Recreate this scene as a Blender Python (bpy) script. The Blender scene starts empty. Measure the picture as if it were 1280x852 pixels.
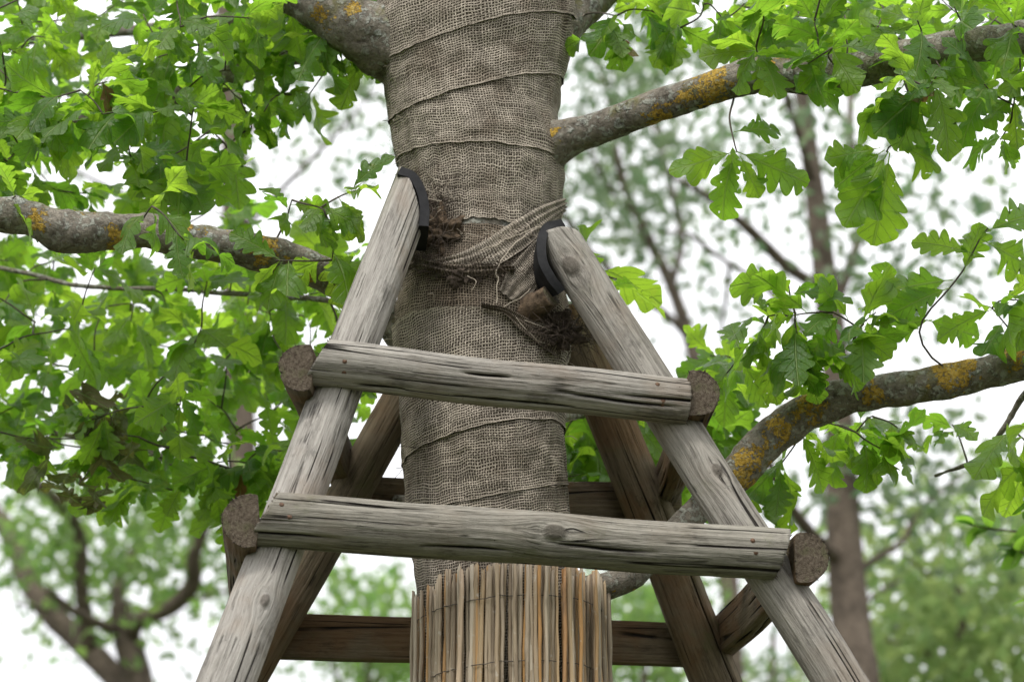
import bpy, math, random
import numpy as np
from mathutils import Vector, Matrix

random.seed(7); rng = np.random.default_rng(11)
S = bpy.context.scene
COL = S.collection
R = math.radians

# ------------------------------------------------------------------ camera
PITCH = R(22.0); FPX = 3440.0; CAMZ = 1.6
cam_d = bpy.data.cameras.new('camera'); cam = bpy.data.objects.new('camera', cam_d); COL.objects.link(cam)
cam.location = (0, 0, CAMZ); cam.rotation_euler = (R(90) + PITCH, 0, 0)
cam_d.sensor_width = 36.0; cam_d.lens = 36.0 * FPX / 1280.0
cam_d.clip_start = 0.1; cam_d.clip_end = 2000
cam_d.dof.use_dof = True; cam_d.dof.focus_distance = 4.70; cam_d.dof.aperture_fstop = 4.7
cam_d.dof.aperture_blades = 0
S.camera = cam

# ------------------------------------------------------------------ light
ZENITH = 19.0
SUN_EL, SUN_AZ = R(58), R(205)          # overcast: a broad soft sun high behind the camera
w = bpy.data.worlds.new('World'); S.world = w; w.use_nodes = True
nt = w.node_tree; nt.nodes.clear()
sky = nt.nodes.new('ShaderNodeTexSky'); sky.sky_type = 'NISHITA'; sky.sun_disc = False
sky.sun_elevation = SUN_EL; sky.sun_rotation = SUN_AZ; sky.air_density = 1.0; sky.dust_density = 3.0
mixw = nt.nodes.new('ShaderNodeMix'); mixw.data_type = 'RGBA'; mixw.inputs[0].default_value = 0.90
nt.links.new(sky.outputs[0], mixw.inputs[6])
tcw = nt.nodes.new('ShaderNodeTexCoord'); sep = nt.nodes.new('ShaderNodeSeparateXYZ'); nt.links.new(tcw.outputs['Generated'], sep.inputs[0])
mr = nt.nodes.new('ShaderNodeMapRange'); mr.inputs[3].default_value = ZENITH / 3; mr.inputs[4].default_value = ZENITH   # closed white cloud deck, CIE overcast: zenith three times the horizon
nt.links.new(sep.outputs[2], mr.inputs[0])
cld = nt.nodes.new('ShaderNodeMix'); cld.data_type = 'RGBA'; cld.blend_type = 'MULTIPLY'; cld.inputs[0].default_value = 1.0; cld.inputs[6].default_value = (1.0, 1.0, 1.02, 1)
nt.links.new(mr.outputs[0], cld.inputs[7]); nt.links.new(cld.outputs[2], mixw.inputs[7])
bg = nt.nodes.new('ShaderNodeBackground'); bg.inputs[1].default_value = 0.1
out = nt.nodes.new('ShaderNodeOutputWorld')
nt.links.new(mixw.outputs[2], bg.inputs[0]); nt.links.new(bg.outputs[0], out.inputs[0])
sl = bpy.data.lights.new('sun', 'SUN'); sl.energy = 1.5; sl.angle = R(11); sl.color = (1.0, 0.965, 0.91)
sun = bpy.data.objects.new('sun', sl); COL.objects.link(sun)
sd = Vector((math.sin(SUN_AZ) * math.cos(SUN_EL), math.cos(SUN_AZ) * math.cos(SUN_EL), math.sin(SUN_EL)))
sun.rotation_euler = sd.to_track_quat('Z', 'Y').to_euler(); sun.location = (-3, -6, 12)
S.view_settings.view_transform = 'Standard'; S.view_settings.look = 'None'
S.view_settings.gamma = 1.0; S.view_settings.use_curve_mapping = False
S.view_settings.exposure = 0.58
S.cycles.max_bounces = 8; S.cycles.transparent_max_bounces = 8; S.cycles.transmission_bounces = 6
S.cycles.use_denoising = True

# ------------------------------------------------------------------ projection helpers
_f = np.array([0, math.cos(PITCH), math.sin(PITCH)]); _u = np.array([0, -math.sin(PITCH), math.cos(PITCH)]); _r = np.array([1., 0, 0])
CAM = np.array([0, 0, CAMZ])
def ray(px, py): return _f + (px - 640) / FPX * _r + (426 - py) / FPX * _u
def P(px, py, Y):
    d = ray(px, py); return CAM + d * (Y / d[1])
def proj(p):
    q = np.asarray(p) - CAM; z = q @ _f
    return 640 + FPX * (q @ _r) / z, 426 - FPX * (q @ _u) / z, z
def ppm(p): return FPX / proj(p)[2]
def nrm(v): v = np.asarray(v, float); return v / (np.linalg.norm(v) + 1e-12)
TC = np.array([-0.05, 4.6, 0.0])                       # trunk axis
PSI = R(11); EX = np.array([math.cos(PSI), math.sin(PSI), 0]); EY = np.array([-math.sin(PSI), math.cos(PSI), 0])
def pv(px, py, v):                                      # pixel on the frame's vertical plane at depth v
    d = ray(px, py); t = ((TC - CAM) @ EY + v) / (d @ EY); return CAM + d * t

# ------------------------------------------------------------------ noise (vectorised)
_perm = rng.permutation(256); _perm = np.concatenate([_perm, _perm, _perm])
_grad = rng.normal(size=(256, 3)); _grad /= np.linalg.norm(_grad, axis=1)[:, None]
def noise3(p):
    p = np.asarray(p, float); i = np.floor(p).astype(int); f = p - i; u = f * f * f * (f * (f * 6 - 15) + 10); i &= 255
    def g(dx, dy, dz):
        h = _perm[_perm[_perm[i[..., 0] + dx] + i[..., 1] + dy] + i[..., 2] + dz]
        return (_grad[h] * (f - np.array([dx, dy, dz]))).sum(-1)
    def l(a, b, t): return a + (b - a) * t
    x0 = l(l(g(0,0,0), g(1,0,0), u[..., 0]), l(g(0,1,0), g(1,1,0), u[..., 0]), u[..., 1])
    x1 = l(l(g(0,0,1), g(1,0,1), u[..., 0]), l(g(0,1,1), g(1,1,1), u[..., 0]), u[..., 1])
    return l(x0, x1, u[..., 2]) * 1.6
def fbm(p, o=3):
    p = np.asarray(p, float); s = 0; a = 1.0
    for k in range(o): s = s + a * noise3(p * (2 ** k) + 17.3 * k); a *= .5
    return s

# ------------------------------------------------------------------ mesh / object helpers
def link(name, me, parent=None):
    o = bpy.data.objects.new(name, me); COL.objects.link(o)
    if parent is not None: o.parent = parent
    return o
def mk(name, verts, faces, mats, parent=None, smooth=True, uv=None, attrs=None, midx=None, loc=None):
    me = bpy.data.meshes.new(name)
    v = np.asarray(verts, float)
    me.from_pydata(v.tolist(), [], faces if isinstance(faces, list) else faces.tolist())
    for m in (mats if isinstance(mats, (list, tuple)) else [mats]): me.materials.append(m)
    if smooth: me.polygons.foreach_set('use_smooth', np.ones(len(me.polygons), bool))
    if midx is not None: me.polygons.foreach_set('material_index', np.asarray(midx, np.int32))
    li = np.empty(len(me.loops), np.int32); me.loops.foreach_get('vertex_index', li)
    if uv is not None:
        l = me.uv_layers.new(name='UVMap'); l.data.foreach_set('uv', np.asarray(uv, float)[li].ravel())
    for k, a in (attrs or {}).items():
        a = np.asarray(a, float)
        if a.ndim == 2: t = me.attributes.new(k, 'FLOAT_VECTOR', 'POINT'); t.data.foreach_set('vector', a.ravel())
        else: t = me.attributes.new(k, 'FLOAT', 'POINT'); t.data.foreach_set('value', a)
    me.update()
    o = link(name, me, parent)
    return o
def empty(name, loc, label, cat, group=None):
    o = bpy.data.objects.new(name, None); COL.objects.link(o); o.location = loc; o.empty_display_size = .2
    o['label'] = label; o['category'] = cat
    if group: o['group'] = group
    return o
def par(o, p):                                           # world-space mesh under a translated empty
    o.parent = p; o.matrix_parent_inverse = Matrix.Translation(-p.location)
    return o
def grid_faces(nr, nc, closed):
    r = np.arange(nr - 1)[:, None]; c = np.arange(nc if closed else nc - 1)[None]
    a = r * nc + c; b = r * nc + (c + 1) % nc
    return np.stack([a, b, b + nc, a + nc], -1).reshape(-1, 4)
def catmull(pts, n):
    pts = np.asarray(pts, float); m = len(pts)
    q = np.vstack([2 * pts[0] - pts[1], pts, 2 * pts[-1] - pts[-2]])
    t = np.linspace(0, m - 1 - 1e-9, n); i = t.astype(int); f = (t - i)[:, None]
    a, b, c, d = q[i], q[i + 1], q[i + 2], q[i + 3]
    return .5 * (2 * b + (c - a) * f + (2 * a - 5 * b + 4 * c - d) * f ** 2 + (3 * b - a - 3 * c + d) * f ** 3)
def frames(path):
    T = np.gradient(path, axis=0); T /= np.linalg.norm(T, axis=1)[:, None] + 1e-12
    n = np.cross(T[0], [0.31, .2, .93]); n = nrm(n); N = [n]
    for k in range(1, len(path)):
        n = n - T[k] * (n @ T[k]); n = nrm(n); N.append(n)
    N = np.array(N); return T, N, np.cross(T, N)
def tube(path, rad, ns=8, caps=True, bump=0.0, bscale=20, bump2=0.0):
    path = np.asarray(path, float); rad = np.broadcast_to(np.asarray(rad, float), (len(path),))
    T, N, B = frames(path)
    th = np.linspace(0, 2 * np.pi, ns, endpoint=False)
    d = np.cos(th)[None, :, None] * N[:, None] + np.sin(th)[None, :, None] * B[:, None]
    rr = np.repeat(rad[:, None], ns, 1)
    if bump:
        base = path[:, None] + d * rr[..., None]
        rr = rr * (1 + bump * fbm(base * bscale, 3)) + bump2 * fbm(base * bscale * 5, 2)
    v = (path[:, None] + d * rr[..., None]).reshape(-1, 3)
    f = grid_faces(len(path), ns, True).tolist()
    if caps:
        f.append(list(range(ns - 1, -1, -1))); f.append(list(range(len(v) - ns, len(v))))
    return v, f

# ------------------------------------------------------------------ node helpers
class G:
    def __init__(s, name):
        s.m = bpy.data.materials.new(name); s.m.use_nodes = True; s.t = s.m.node_tree; s.t.nodes.clear()
    def n(s, typ, ins=None, **kw):
        nd = s.t.nodes.new('ShaderNode' + typ)
        for k, v in kw.items(): setattr(nd, k, v)
        for k, v in (ins or {}).items(): s.set(nd.inputs[k], v)
        return nd
    def set(s, sock, v):
        if isinstance(v, bpy.types.NodeSocket): s.t.links.new(v, sock)
        else:
            if sock.type == 'RGBA' and not np.isscalar(v) and len(v) == 3: v = (*v, 1)
            sock.default_value = v
    def m_(s, op, a, b=0.0, c=None, clamp=False):
        nd = s.n('Math', operation=op, use_clamp=clamp); s.set(nd.inputs[0], a); s.set(nd.inputs[1], b)
        if c is not None: s.set(nd.inputs[2], c)
        return nd.outputs[0]
    def mul(s, a, b): return s.m_('MULTIPLY', a, b)
    def add(s, a, b): return s.m_('ADD', a, b)
    def sub(s, a, b): return s.m_('SUBTRACT', a, b)
    def vm(s, op, a, b):
        nd = s.n('VectorMath', operation=op); s.set(nd.inputs[0], a); s.set(nd.inputs[1], b); return nd.outputs[0]
    def mix(s, f, a, b, bt='MIX'):
        nd = s.n('Mix', data_type='RGBA', blend_type=bt); s.set(nd.inputs[0], f); s.set(nd.inputs[6], a); s.set(nd.inputs[7], b); return nd.outputs[2]
    def noise(s, vec, scale, detail=3.0, rough=.55, dist=0.0, color=False):
        nd = s.n('TexNoise', {'Vector': vec, 'Scale': scale, 'Detail': detail, 'Roughness': rough, 'Distortion': dist})
        return nd.outputs[1 if color else 0]
    def step(s, x, lo, hi, a=0.0, b=1.0):
        nd = s.n('MapRange', {0: x, 1: lo, 2: hi, 3: a, 4: b}, interpolation_type='SMOOTHSTEP'); return nd.outputs[0]
    def ramp(s, x, stops):
        nd = s.n('ValToRGB', {0: x}); e = nd.color_ramp.elements
        while len(e) < len(stops): e.new(.5)
        for k, (p, c) in enumerate(stops): e[k].position = p; e[k].color = (*c, 1)
        return nd.outputs[0]
    def attr(s, name, vec=False):
        return s.n('Attribute', attribute_name=name).outputs[1 if vec else 2]
    def bump(s, h, strength, dist, normal=None):
        nd = s.n('Bump', {'Strength': strength, 'Distance': dist, 'Height': h})
        if normal is not None: s.set(nd.inputs['Normal'], normal)
        return nd.outputs[0]
    def done(s, color, rough=.85, normal=None, spec=.3):
        b = s.n('BsdfPrincipled', {'Base Color': color, 'Roughness': rough, 'Specular IOR Level': spec})
        if normal is not None: s.set(b.inputs['Normal'], normal)
        o = s.n('OutputMaterial', {0: b.outputs[0]}); return s.m

def wood_mat(name, light, dark, brown, brown_amt, green_amt):
    g = G(name); c = g.attr('grain', True); rnd = g.n('ObjectInfo').outputs['Random']
    off = g.n('CombineXYZ', {0: g.mul(rnd, 31.0), 1: g.mul(rnd, 17.0), 2: g.mul(rnd, 53.0)}).outputs[0]
    c = g.vm('ADD', c, off)
    st = g.vm('MULTIPLY', c, (1, 1, .045))                       # stretched along the log
    n1 = g.noise(st, 70, 5, .65); n2 = g.noise(st, 260, 4, .7); n4 = g.noise(g.vm('MULTIPLY', c, (1, 1, .02)), 120, 3, .6); n3 = g.noise(g.vm('MULTIPLY', c, (1, 1, .25)), 14, 4, .6)
    nb = g.noise(c, 7, 4, .6)
    fine = g.noise(c, 420, 3, .7)
    t = g.add(g.sub(g.mul(n1, .42), .06), g.add(g.mul(n4, .26), g.add(g.mul(n2, .42), g.add(g.mul(n3, .22), g.mul(g.noise(g.vm('MULTIPLY', c, (1, 1, .12)), 520, 2, .6), .22)))))
    col = g.ramp(t, [(.54, dark), (.66, tuple(.62 * a + .38 * b for a, b in zip(light, dark))), (.76, light), (.90, tuple(min(1, 1.22 * a) for a in light))])
    col = g.mix(g.mul(g.step(nb, .5 - .12 * brown_amt, .75 - .2 * brown_amt), min(1, brown_amt)), col, brown, 'MIX')
    # algae and dirt
    ng = g.noise(c, 11, 5, .7)
    col = g.mix(g.mul(g.step(ng, .56, .74), green_amt), col, (.105, .12, .045))
    col = g.mix(g.mul(g.step(g.noise(g.vm('MULTIPLY', c, (1, 1, .4)), 24, 5, .75), .53, .70), .55), col, tuple(.42 * x for x in dark))
    # drying checks: long thin contour lines of a stretched noise
    cn = g.noise(g.vm('MULTIPLY', c, (1, 1, .018)), 26, 1.2, .4)
    cm = g.step(g.m_('ABSOLUTE', g.sub(cn, .5)), .003, .014, 1, 0)
    cm = g.mul(cm, g.step(g.noise(c, 6.5, 2), .44, .56))
    cn2 = g.noise(g.vm('MULTIPLY', c, (1, 1, .014)), 80, 1.2, .4)
    cm2 = g.mul(g.step(g.m_('ABSOLUTE', g.sub(cn2, .48)), .004, .016, 1, 0), g.step(g.noise(c, 15, 2), .5, .62))
    cr = g.attr('crack'); cmask = g.m_('MAXIMUM', g.m_('MAXIMUM', cm, g.mul(cm2, .55)), g.step(cr, .35, .8))
    col = g.mix(cmask, col, (.012, .009, .007))
    kn = g.attr('knot')
    col = g.mix(g.mul(g.step(kn, .25, .6), .7), col, tuple(.55 * a + .1 * b for a, b in zip(dark, brown)))
    kr = g.m_('ABSOLUTE', g.m_('SINE', g.mul(kn, 21.0)))
    col = g.mix(g.mul(g.step(kn, .03, .3), g.mul(g.step(kr, .3, 0), .55)), col, tuple(.6 * x for x in dark))
    sp = g.step(fine, .66, .74); col = g.mix(g.mul(sp, .5), col, tuple(min(1, 1.5 * x) for x in light))
    sp2 = g.step(g.noise(c, 260, 2, .6), .70, .76); col = g.mix(g.mul(sp2, .8), col, (.02, .016, .012))
    h = g.add(g.add(g.mul(n4, .7), g.mul(n2, .7)), g.add(g.mul(n1, .8), g.sub(g.mul(fine, .15), g.mul(cmask, 1.6))))
    return g.done(col, .9, g.bump(h, 1, .0045), .15)

def endgrain_mat():
    g = G('end_grain'); c = g.attr('grain', True)
    xyz = g.n('SeparateXYZ', {0: c}).outputs
    nz = g.noise(c, 28, 4, .7)
    rr = g.m_('SQRT', g.add(g.mul(xyz[0], xyz[0]), g.mul(xyz[1], xyz[1])))
    ring = g.m_('SINE', g.mul(g.add(rr, g.mul(nz, .02)), 2600))
    n2 = g.noise(c, 160, 4, .7)
    col = g.ramp(g.add(g.mul(n2, .8), g.mul(ring, .10)), [(.25, (.045, .033, .023)), (.45, (.115, .092, .068)), (.66, (.20, .17, .13))])
    ang = g.m_('ARCTAN2', xyz[1], xyz[0])
    rad = g.step(g.noise(g.n('CombineXYZ', {0: g.mul(ang, 3.0), 1: g.mul(rr, 12), 2: 0.0}).outputs[0], 4, 2), .62, .68)
    col = g.mix(g.mul(rad, .35), col, (.02, .015, .011))
    col = g.mix(g.mul(g.step(g.noise(c, 40, 3), .5, .7), .5), col, (.085, .09, .04))
    h = g.add(n2, g.add(g.mul(ring, .05), g.mul(rad, -1)))
    return g.done(col, .95, g.bump(h, .8, .0016), .15)

def bark_mat(name, base, dark, lichen=True, sc=1.0):
    g = G(name); c = g.n('NewGeometry').outputs['Position']
    n1 = g.noise(c, 22 * sc, 5, .65, .6); n2 = g.noise(c, 95 * sc, 4, .7); n3 = g.noise(c, 8 * sc, 3)
    fis = g.step(g.n('TexVoronoi', {'Vector': g.vm('ADD', c, g.vm('MULTIPLY', g.noise(c, 40, 2, color=True), (.02, .02, .02))), 'Scale': 85 * sc}, feature='DISTANCE_TO_EDGE').outputs[0], .0, .08)
    col = g.ramp(g.add(g.mul(n1, .6), g.mul(n2, .5)), [(.38, dark), (.55, base), (.72, tuple(min(1, 1.6 * x) for x in base))])
    col = g.mix(g.mul(g.mul(g.sub(1, fis), .5), g.step(n1, .45, .65)), col, tuple(.55 * x for x in dark))
    h = g.add(g.mul(n1, .8), g.add(g.mul(n2, .8), g.mul(fis, .08)))
    if lichen:
        vz = g.n('TexVoronoi', {'Vector': g.vm('ADD', c, g.vm('MULTIPLY', g.noise(c, 30, 3, color=True), (.03, .03, .03))), 'Scale': 34.0}).outputs[0]
        spots = g.mul(g.step(vz, .42, .30), g.step(g.noise(c, 13, 3), .46, .56))
        spots = g.mul(spots, g.step(n2, .36, .5))
        col = g.mix(g.mul(spots, .85), col, (.36, .38, .34)); h = g.add(h, g.mul(spots, .5))
        sp2 = g.mul(g.step(g.noise(c, 75, 4, .65), .53, .58), g.step(n3, .36, .5))
        col = g.mix(g.mul(sp2, .75), col, (.34, .35, .30)); h = g.add(h, g.mul(sp2, .3))
        mo = g.mul(g.step(g.noise(c, 17, 4, .65), .54, .66), .55); col = g.mix(mo, col, (.13, .125, .03))
        a = g.attr('lichen'); nl = g.noise(c, 48, 5, .7)
        lm = g.mul(g.step(g.add(a, g.mul(g.sub(nl, .5), 2.6)), .55, .66), g.mul(g.step(a, .06, .2), g.step(g.noise(c, 170, 3, .65), .36, .46)))
        lc = g.ramp(g.noise(c, 90, 5, .75), [(.3, (.16, .115, .045)), (.5, (.46, .29, .045)), (.68, (.52, .42, .17))])
        col = g.mix(lm, col, lc); h = g.add(h, g.mul(g.mul(lm, n2), .9))
    return g.done(col, .95, g.bump(h, 1, .006), .15)

def weave_mat(name, thread, gap, k=.0050):
    g = G(name); uv = g.n('UVMap').outputs[0]; pos = g.n('NewGeometry').outputs['Position']
    rnd = g.n('ObjectInfo').outputs['Random']
    d1 = g.vm('MULTIPLY', g.vm('SUBTRACT', g.noise(pos, 11, 2, color=True), (.5, .5, .5)), (.016, .022, 0))
    d2 = g.vm('MULTIPLY', g.vm('SUBTRACT', g.noise(pos, 70, 2, color=True), (.5, .5, .5)), (.003, .003, 0))
    q = g.vm('ADD', g.vm('ADD', uv, d1), d2); xy = g.n('SeparateXYZ', {0: q}).outputs
    kk = 2 * math.pi / k
    su = g.m_('SINE', g.mul(xy[0], kk * 1.12)); sv = g.m_('SINE', g.mul(xy[1], kk))
    ha = g.step(su, -.35, .75); hb = g.step(sv, -.45, .65)
    # each thread its own brightness
    na = g.noise(g.n('CombineXYZ', {0: g.mul(xy[0], 1 / k), 1: g.mul(xy[1], 9), 2: g.mul(rnd, 40)}).outputs[0], 1.0, 2)
    nb = g.noise(g.n('CombineXYZ', {0: g.mul(xy[0], 9), 1: g.mul(xy[1], 1 / k), 2: g.mul(rnd, 40)}).outputs[0], 1.0, 2)
    ha = g.mul(ha, g.step(na, .25, .6, .45, 1.0)); hb = g.mul(hb, g.step(nb, .25, .58, .5, 1.0))
    ov = g.mul(g.m_('SINE', g.mul(xy[0], kk * .56)), g.m_('SINE', g.mul(xy[1], kk * .5)))
    h = g.m_('MAXIMUM', g.mul(ha, g.step(ov, -.5, .5, .7, 1)), g.mul(hb, g.step(ov, -.5, .5, 1, .7)))
    wear = g.noise(pos, 9, 4, .6); st = g.noise(pos, 23, 4, .65)
    tcol = g.mix(g.step(st, .36, .66), tuple(.66 * x for x in thread), thread)
    tcol = g.mix(g.mul(g.step(wear, .46, .68), .65), tcol, (.17, .13, .09))
    tcol = g.mix(g.mul(g.step(g.noise(pos, 140, 3, .7), .58, .7), .5), tcol, tuple(min(1, 1.5 * x) for x in thread))
    col = g.mix(g.step(h, .25, .8), gap, tcol)
    ed = g.attr('edge'); col = g.mix(g.mul(ed, g.step(g.noise(pos, 60, 3), .3, .55, .0, .5)), col, tuple(min(1, 1.0 * x) for x in thread))
    h = g.m_('MAXIMUM', h, g.mul(ed, .9))
    return g.done(col, .95, g.bump(h, 1, .0035), .1)

def leaf_mat(name, a, b, trans, spots=.5, far=False):
    g = G(name); uv = g.n('UVMap').outputs[0]; xy = g.n('SeparateXYZ', {0: uv}).outputs
    r1 = g.n('ObjectInfo').outputs['Random']; ge = g.n('NewGeometry'); r2 = ge.outputs['Random Per Island']
    rnd = g.m_('FRACT', g.add(g.mul(r1, 7.31), g.mul(r2, 3.77)))
    col = g.mix(rnd, a, b)
    rnd2 = g.m_('FRACT', g.mul(rnd, 13.7))
    tcol = g.mix(rnd2, trans, (trans[0] * .45, trans[1] * .64, trans[2] * .6))
    nrm_ = None; rough = .5
    if not far:
        pos = ge.outputs['Position']
        au = g.m_('ABSOLUTE', xy[0])
        vein = g.m_('ABSOLUTE', g.sub(g.m_('FRACT', g.sub(g.mul(xy[1], 6.5), g.mul(au, 2.2))), .5))
        sv = g.step(vein, .0, .10, 1, 0); mv = g.step(au, .02, .07, 1, 0)
        vm_ = g.m_('MAXIMUM', g.mul(sv, .65), mv)
        n1 = g.noise(pos, 60, 3); n2 = g.noise(pos, 22, 3)
        col = g.mix(g.step(n1, .35, .7, 0, .35), col, tuple(.6 * x for x in a))
        yel = g.mul(g.step(g.noise(pos, 34, 3, .6), .60, .70), spots)
        col = g.mix(g.mul(yel, g.step(rnd2, .4, .9)), col, (.20, .22, .03)); tcol = g.mix(g.mul(yel, .4), tcol, (.5, .5, .06))
        brn = g.mul(g.step(g.noise(pos, 75, 3, .6), .70, .74), spots); col = g.mix(brn, col, (.10, .055, .02)); tcol = g.mix(brn, tcol, (.12, .07, .02))
        col = g.mix(g.mul(vm_, .75), col, (.22, .30, .09)); tcol = g.mix(g.mul(vm_, .6), tcol, (.22, .36, .05))
        h = g.add(g.mul(vm_, -.6), g.add(g.mul(n1, .9), g.mul(g.noise(pos, 190, 3), .35))); nrm_ = g.bump(h, 1, .004); rough = .42
        # the underside is paler and duller
        back = ge.outputs['Backfacing']; col = g.mix(g.mul(back, .55), col, (.115, .175, .06))
    p = g.n('BsdfPrincipled', {'Base Color': col, 'Roughness': rough, 'Specular IOR Level': .45})
    t = g.n('BsdfTranslucent', {'Color': tcol})
    if nrm_ is not None: g.set(p.inputs['Normal'], nrm_); g.set(t.inputs['Normal'], nrm_)
    mx = g.n('MixShader', {0: .55, 1: p.outputs[0], 2: t.outputs[0]})
    if not far:                                           # insect holes
        hv = g.n('CombineXYZ', {0: xy[0], 1: g.mul(xy[1], 1.6), 2: g.mul(rnd, 60.0)}).outputs[0]
        hole = g.m_('GREATER_THAN', g.noise(hv, 5.5, 2, .5), .735)
        mx = g.n('MixShader', {0: hole, 1: mx.outputs[0], 2: g.n('BsdfTransparent').outputs[0]})
    g.n('OutputMaterial', {0: mx.outputs[0]}); return g.m

def reed_mat():
    g = G('reed'); rnd = g.n('ObjectInfo').outputs['Random']; c = g.n('TexCoord').outputs['Object']
    pos = g.n('NewGeometry').outputs['Position']
    col = g.ramp(rnd, [(0, (.38, .30, .205)), (.18, (.50, .42, .31)), (.32, (.24, .185, .125)), (.45, (.55, .48, .37)), (.58, (.36, .285, .2)), (.70, (.46, .34, .2)), (.80, (.46, .245, .08)), (.90, (.54, .47, .36)), (1, (.42, .20, .06))])
    st = g.noise(g.vm('MULTIPLY', pos, (1, 1, .03)), 300, 4, .65); n2 = g.noise(g.vm('MULTIPLY', pos, (1, 1, .2)), 40, 4, .65)
    col = g.mix(g.step(st, .44, .70, .0, .45), col, (.15, .115, .08))
    col = g.mix(g.step(n2, .54, .72, 0, .6), col, (.12, .09, .06))
    col = g.mix(g.step(g.noise(pos, 90, 3), .62, .72, 0, .6), col, (.52, .48, .40))
    return g.done(col, .7, g.bump(g.add(st, n2), .6, .0015), .3)

def plain(name, c1, c2, sc, rough=.8, bd=.002, spec=.3):
    g = G(name); p = g.n('NewGeometry').outputs['Position']; n = g.noise(p, sc, 5, .65)
    return g.done(g.ramp(n, [(.3, c1), (.7, c2)]), rough, g.bump(n, .8, bd), spec)

M = {
 'wood': wood_mat('weathered_wood', (.325, .303, .266), (.082, .072, .06), (.20, .14, .09), .35, .25),
 'wood_pale': wood_mat('pale_weathered_wood', (.37, .347, .312), (.10, .088, .075), (.24, .17, .11), .4, .08),
 'wood_green': wood_mat('mossy_weathered_wood', (.28, .262, .22), (.07, .062, .049), (.17, .13, .085), .3, .45),
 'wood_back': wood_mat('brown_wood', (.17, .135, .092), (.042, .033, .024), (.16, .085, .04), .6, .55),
 'end': endgrain_mat(),
 'bark': bark_mat('oak_bark', (.19, .17, .138), (.055, .046, .036)),
 'bark_brown': plain('brown_burl_bark', (.035, .024, .016), (.17, .12, .075), 70, .95, .008),
 'bark_far': bark_mat('far_bark', (.125, .10, .078), (.05, .042, .034), False, .2),
 'twig': plain('twig_bark', (.045, .036, .028), (.12, .10, .075), 90),
 'weave': weave_mat('burlap_weave', (.54, .475, .385), (.036, .027, .02)),
 'weave_dark': weave_mat('dark_burlap_weave', (.36, .30, .23), (.024, .018, .013)),
 'thread': plain('thread', (.30, .25, .19), (.52, .46, .37), 200),
 'net': plain('torn_netting', (.035, .026, .02), (.13, .10, .075), 180, .95, .006),
 'rubber': plain('black_rubber', (.005, .005, .006), (.022, .022, .023), 45, .7, .001, .2),
 'reed': reed_mat(),
 'wire': plain('wire', (.05, .043, .038), (.13, .11, .09), 200, .6),
 'steel': plain('rusty_screw', (.06, .03, .018), (.16, .09, .05), 300, .6),
 'leaf': leaf_mat('oak_leaf', (.036, .105, .020), (.115, .19, .026), (.45, .72, .045)),
 'leaf_dry': leaf_mat('withered_leaf', (.10, .105, .04), (.13, .10, .05), (.20, .20, .05), .9),
 'leaf_brown': leaf_mat('brown_leaf', (.26, .12, .05), (.34, .20, .11), (.3, .14, .05), .6),
 'leaf_lime': leaf_mat('lime_leaf', (.10, .21, .03), (.13, .25, .045), (.32, .56, .05), .1),
 'far_a': leaf_mat('far_foliage_greygreen', (.12, .16, .09), (.19, .23, .14), (.30, .40, .20), far=True),
 'far_b': leaf_mat('far_foliage_green', (.11, .18, .05), (.18, .26, .09), (.36, .54, .13), far=True),
 'far_c': leaf_mat('far_foliage_lime', (.18, .26, .08), (.27, .34, .14), (.52, .64, .22), far=True),
}

# ------------------------------------------------------------------ ground
def ground():
    g = G('meadow_grass'); p = g.n('NewGeometry').outputs['Position']
    n = g.noise(p, .6, 6, .65); n2 = g.noise(p, 40, 4, .7)
    col = g.ramp(g.add(g.mul(n, .6), g.mul(n2, .4)), [(.35, (.045, .06, .025)), (.55, (.08, .095, .04)), (.7, (.13, .125, .07))])
    m = g.done(col, .9, g.bump(n2, 1, .03), .2)
    n = 60; xs = np.sign(np.linspace(-1, 1, n)) * np.abs(np.linspace(-1, 1, n)) ** 3 * 600
    X, Y = np.meshgrid(xs, xs); Z = .12 * noise3(np.stack([X * .12, Y * .12, X * 0], -1)) * np.clip((np.hypot(X, Y - 4.6) - 2.5) / 4, 0, 1)
    o = mk('ground', np.stack([X, Y, Z], -1).reshape(-1, 3), grid_faces(n, n, False), m); o['kind'] = 'structure'
ground()

# ------------------------------------------------------------------ trunk
oak = empty('oak_tree', (TC[0], TC[1], 0), 'oak tree with burlap wrapped trunk, lichened limbs and lobed green leaves', 'tree')
SIL = [(-700, 545, 665), (-300, 505, 690), (-120, 488, 706), (0, 478, 712), (40, 472, 712), (80, 478, 703), (110, 486, 697), (150, 491, 693), (180, 496, 699), (200, 499, 704), (240, 506, 702),
       (270, 511, 699), (300, 514, 698), (330, 511, 700), (360, 502, 707), (400, 494, 712), (440, 497, 710), (480, 501, 704), (520, 505, 702), (560, 507, 703),
       (600, 508, 708), (640, 510, 711), (690, 516, 714), (740, 522, 719), (852, 528, 724)]
_sz, _sc, _sr = [], [], []
for py, L, Rr in SIL:
    a, b = P(L, py, TC[1]), P(Rr, py, TC[1]); _sz.append((a[2] + b[2]) / 2); _sc.append((a[0] + b[0]) / 2); _sr.append((b[0] - a[0]) / 2)
_sz = np.array(_sz)[::-1]; _sc = np.array(_sc)[::-1]; _sr = np.array(_sr)[::-1]
_sz = np.concatenate([[-.05, .25, 1.2], _sz]); _sc = np.concatenate([[TC[0]] * 3, _sc]); _sr = np.concatenate([[.26, .19, .155], _sr])
def trunk_cr(z): return np.interp(z, _sz, _sc), np.interp(z, _sz, _sr)
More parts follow.
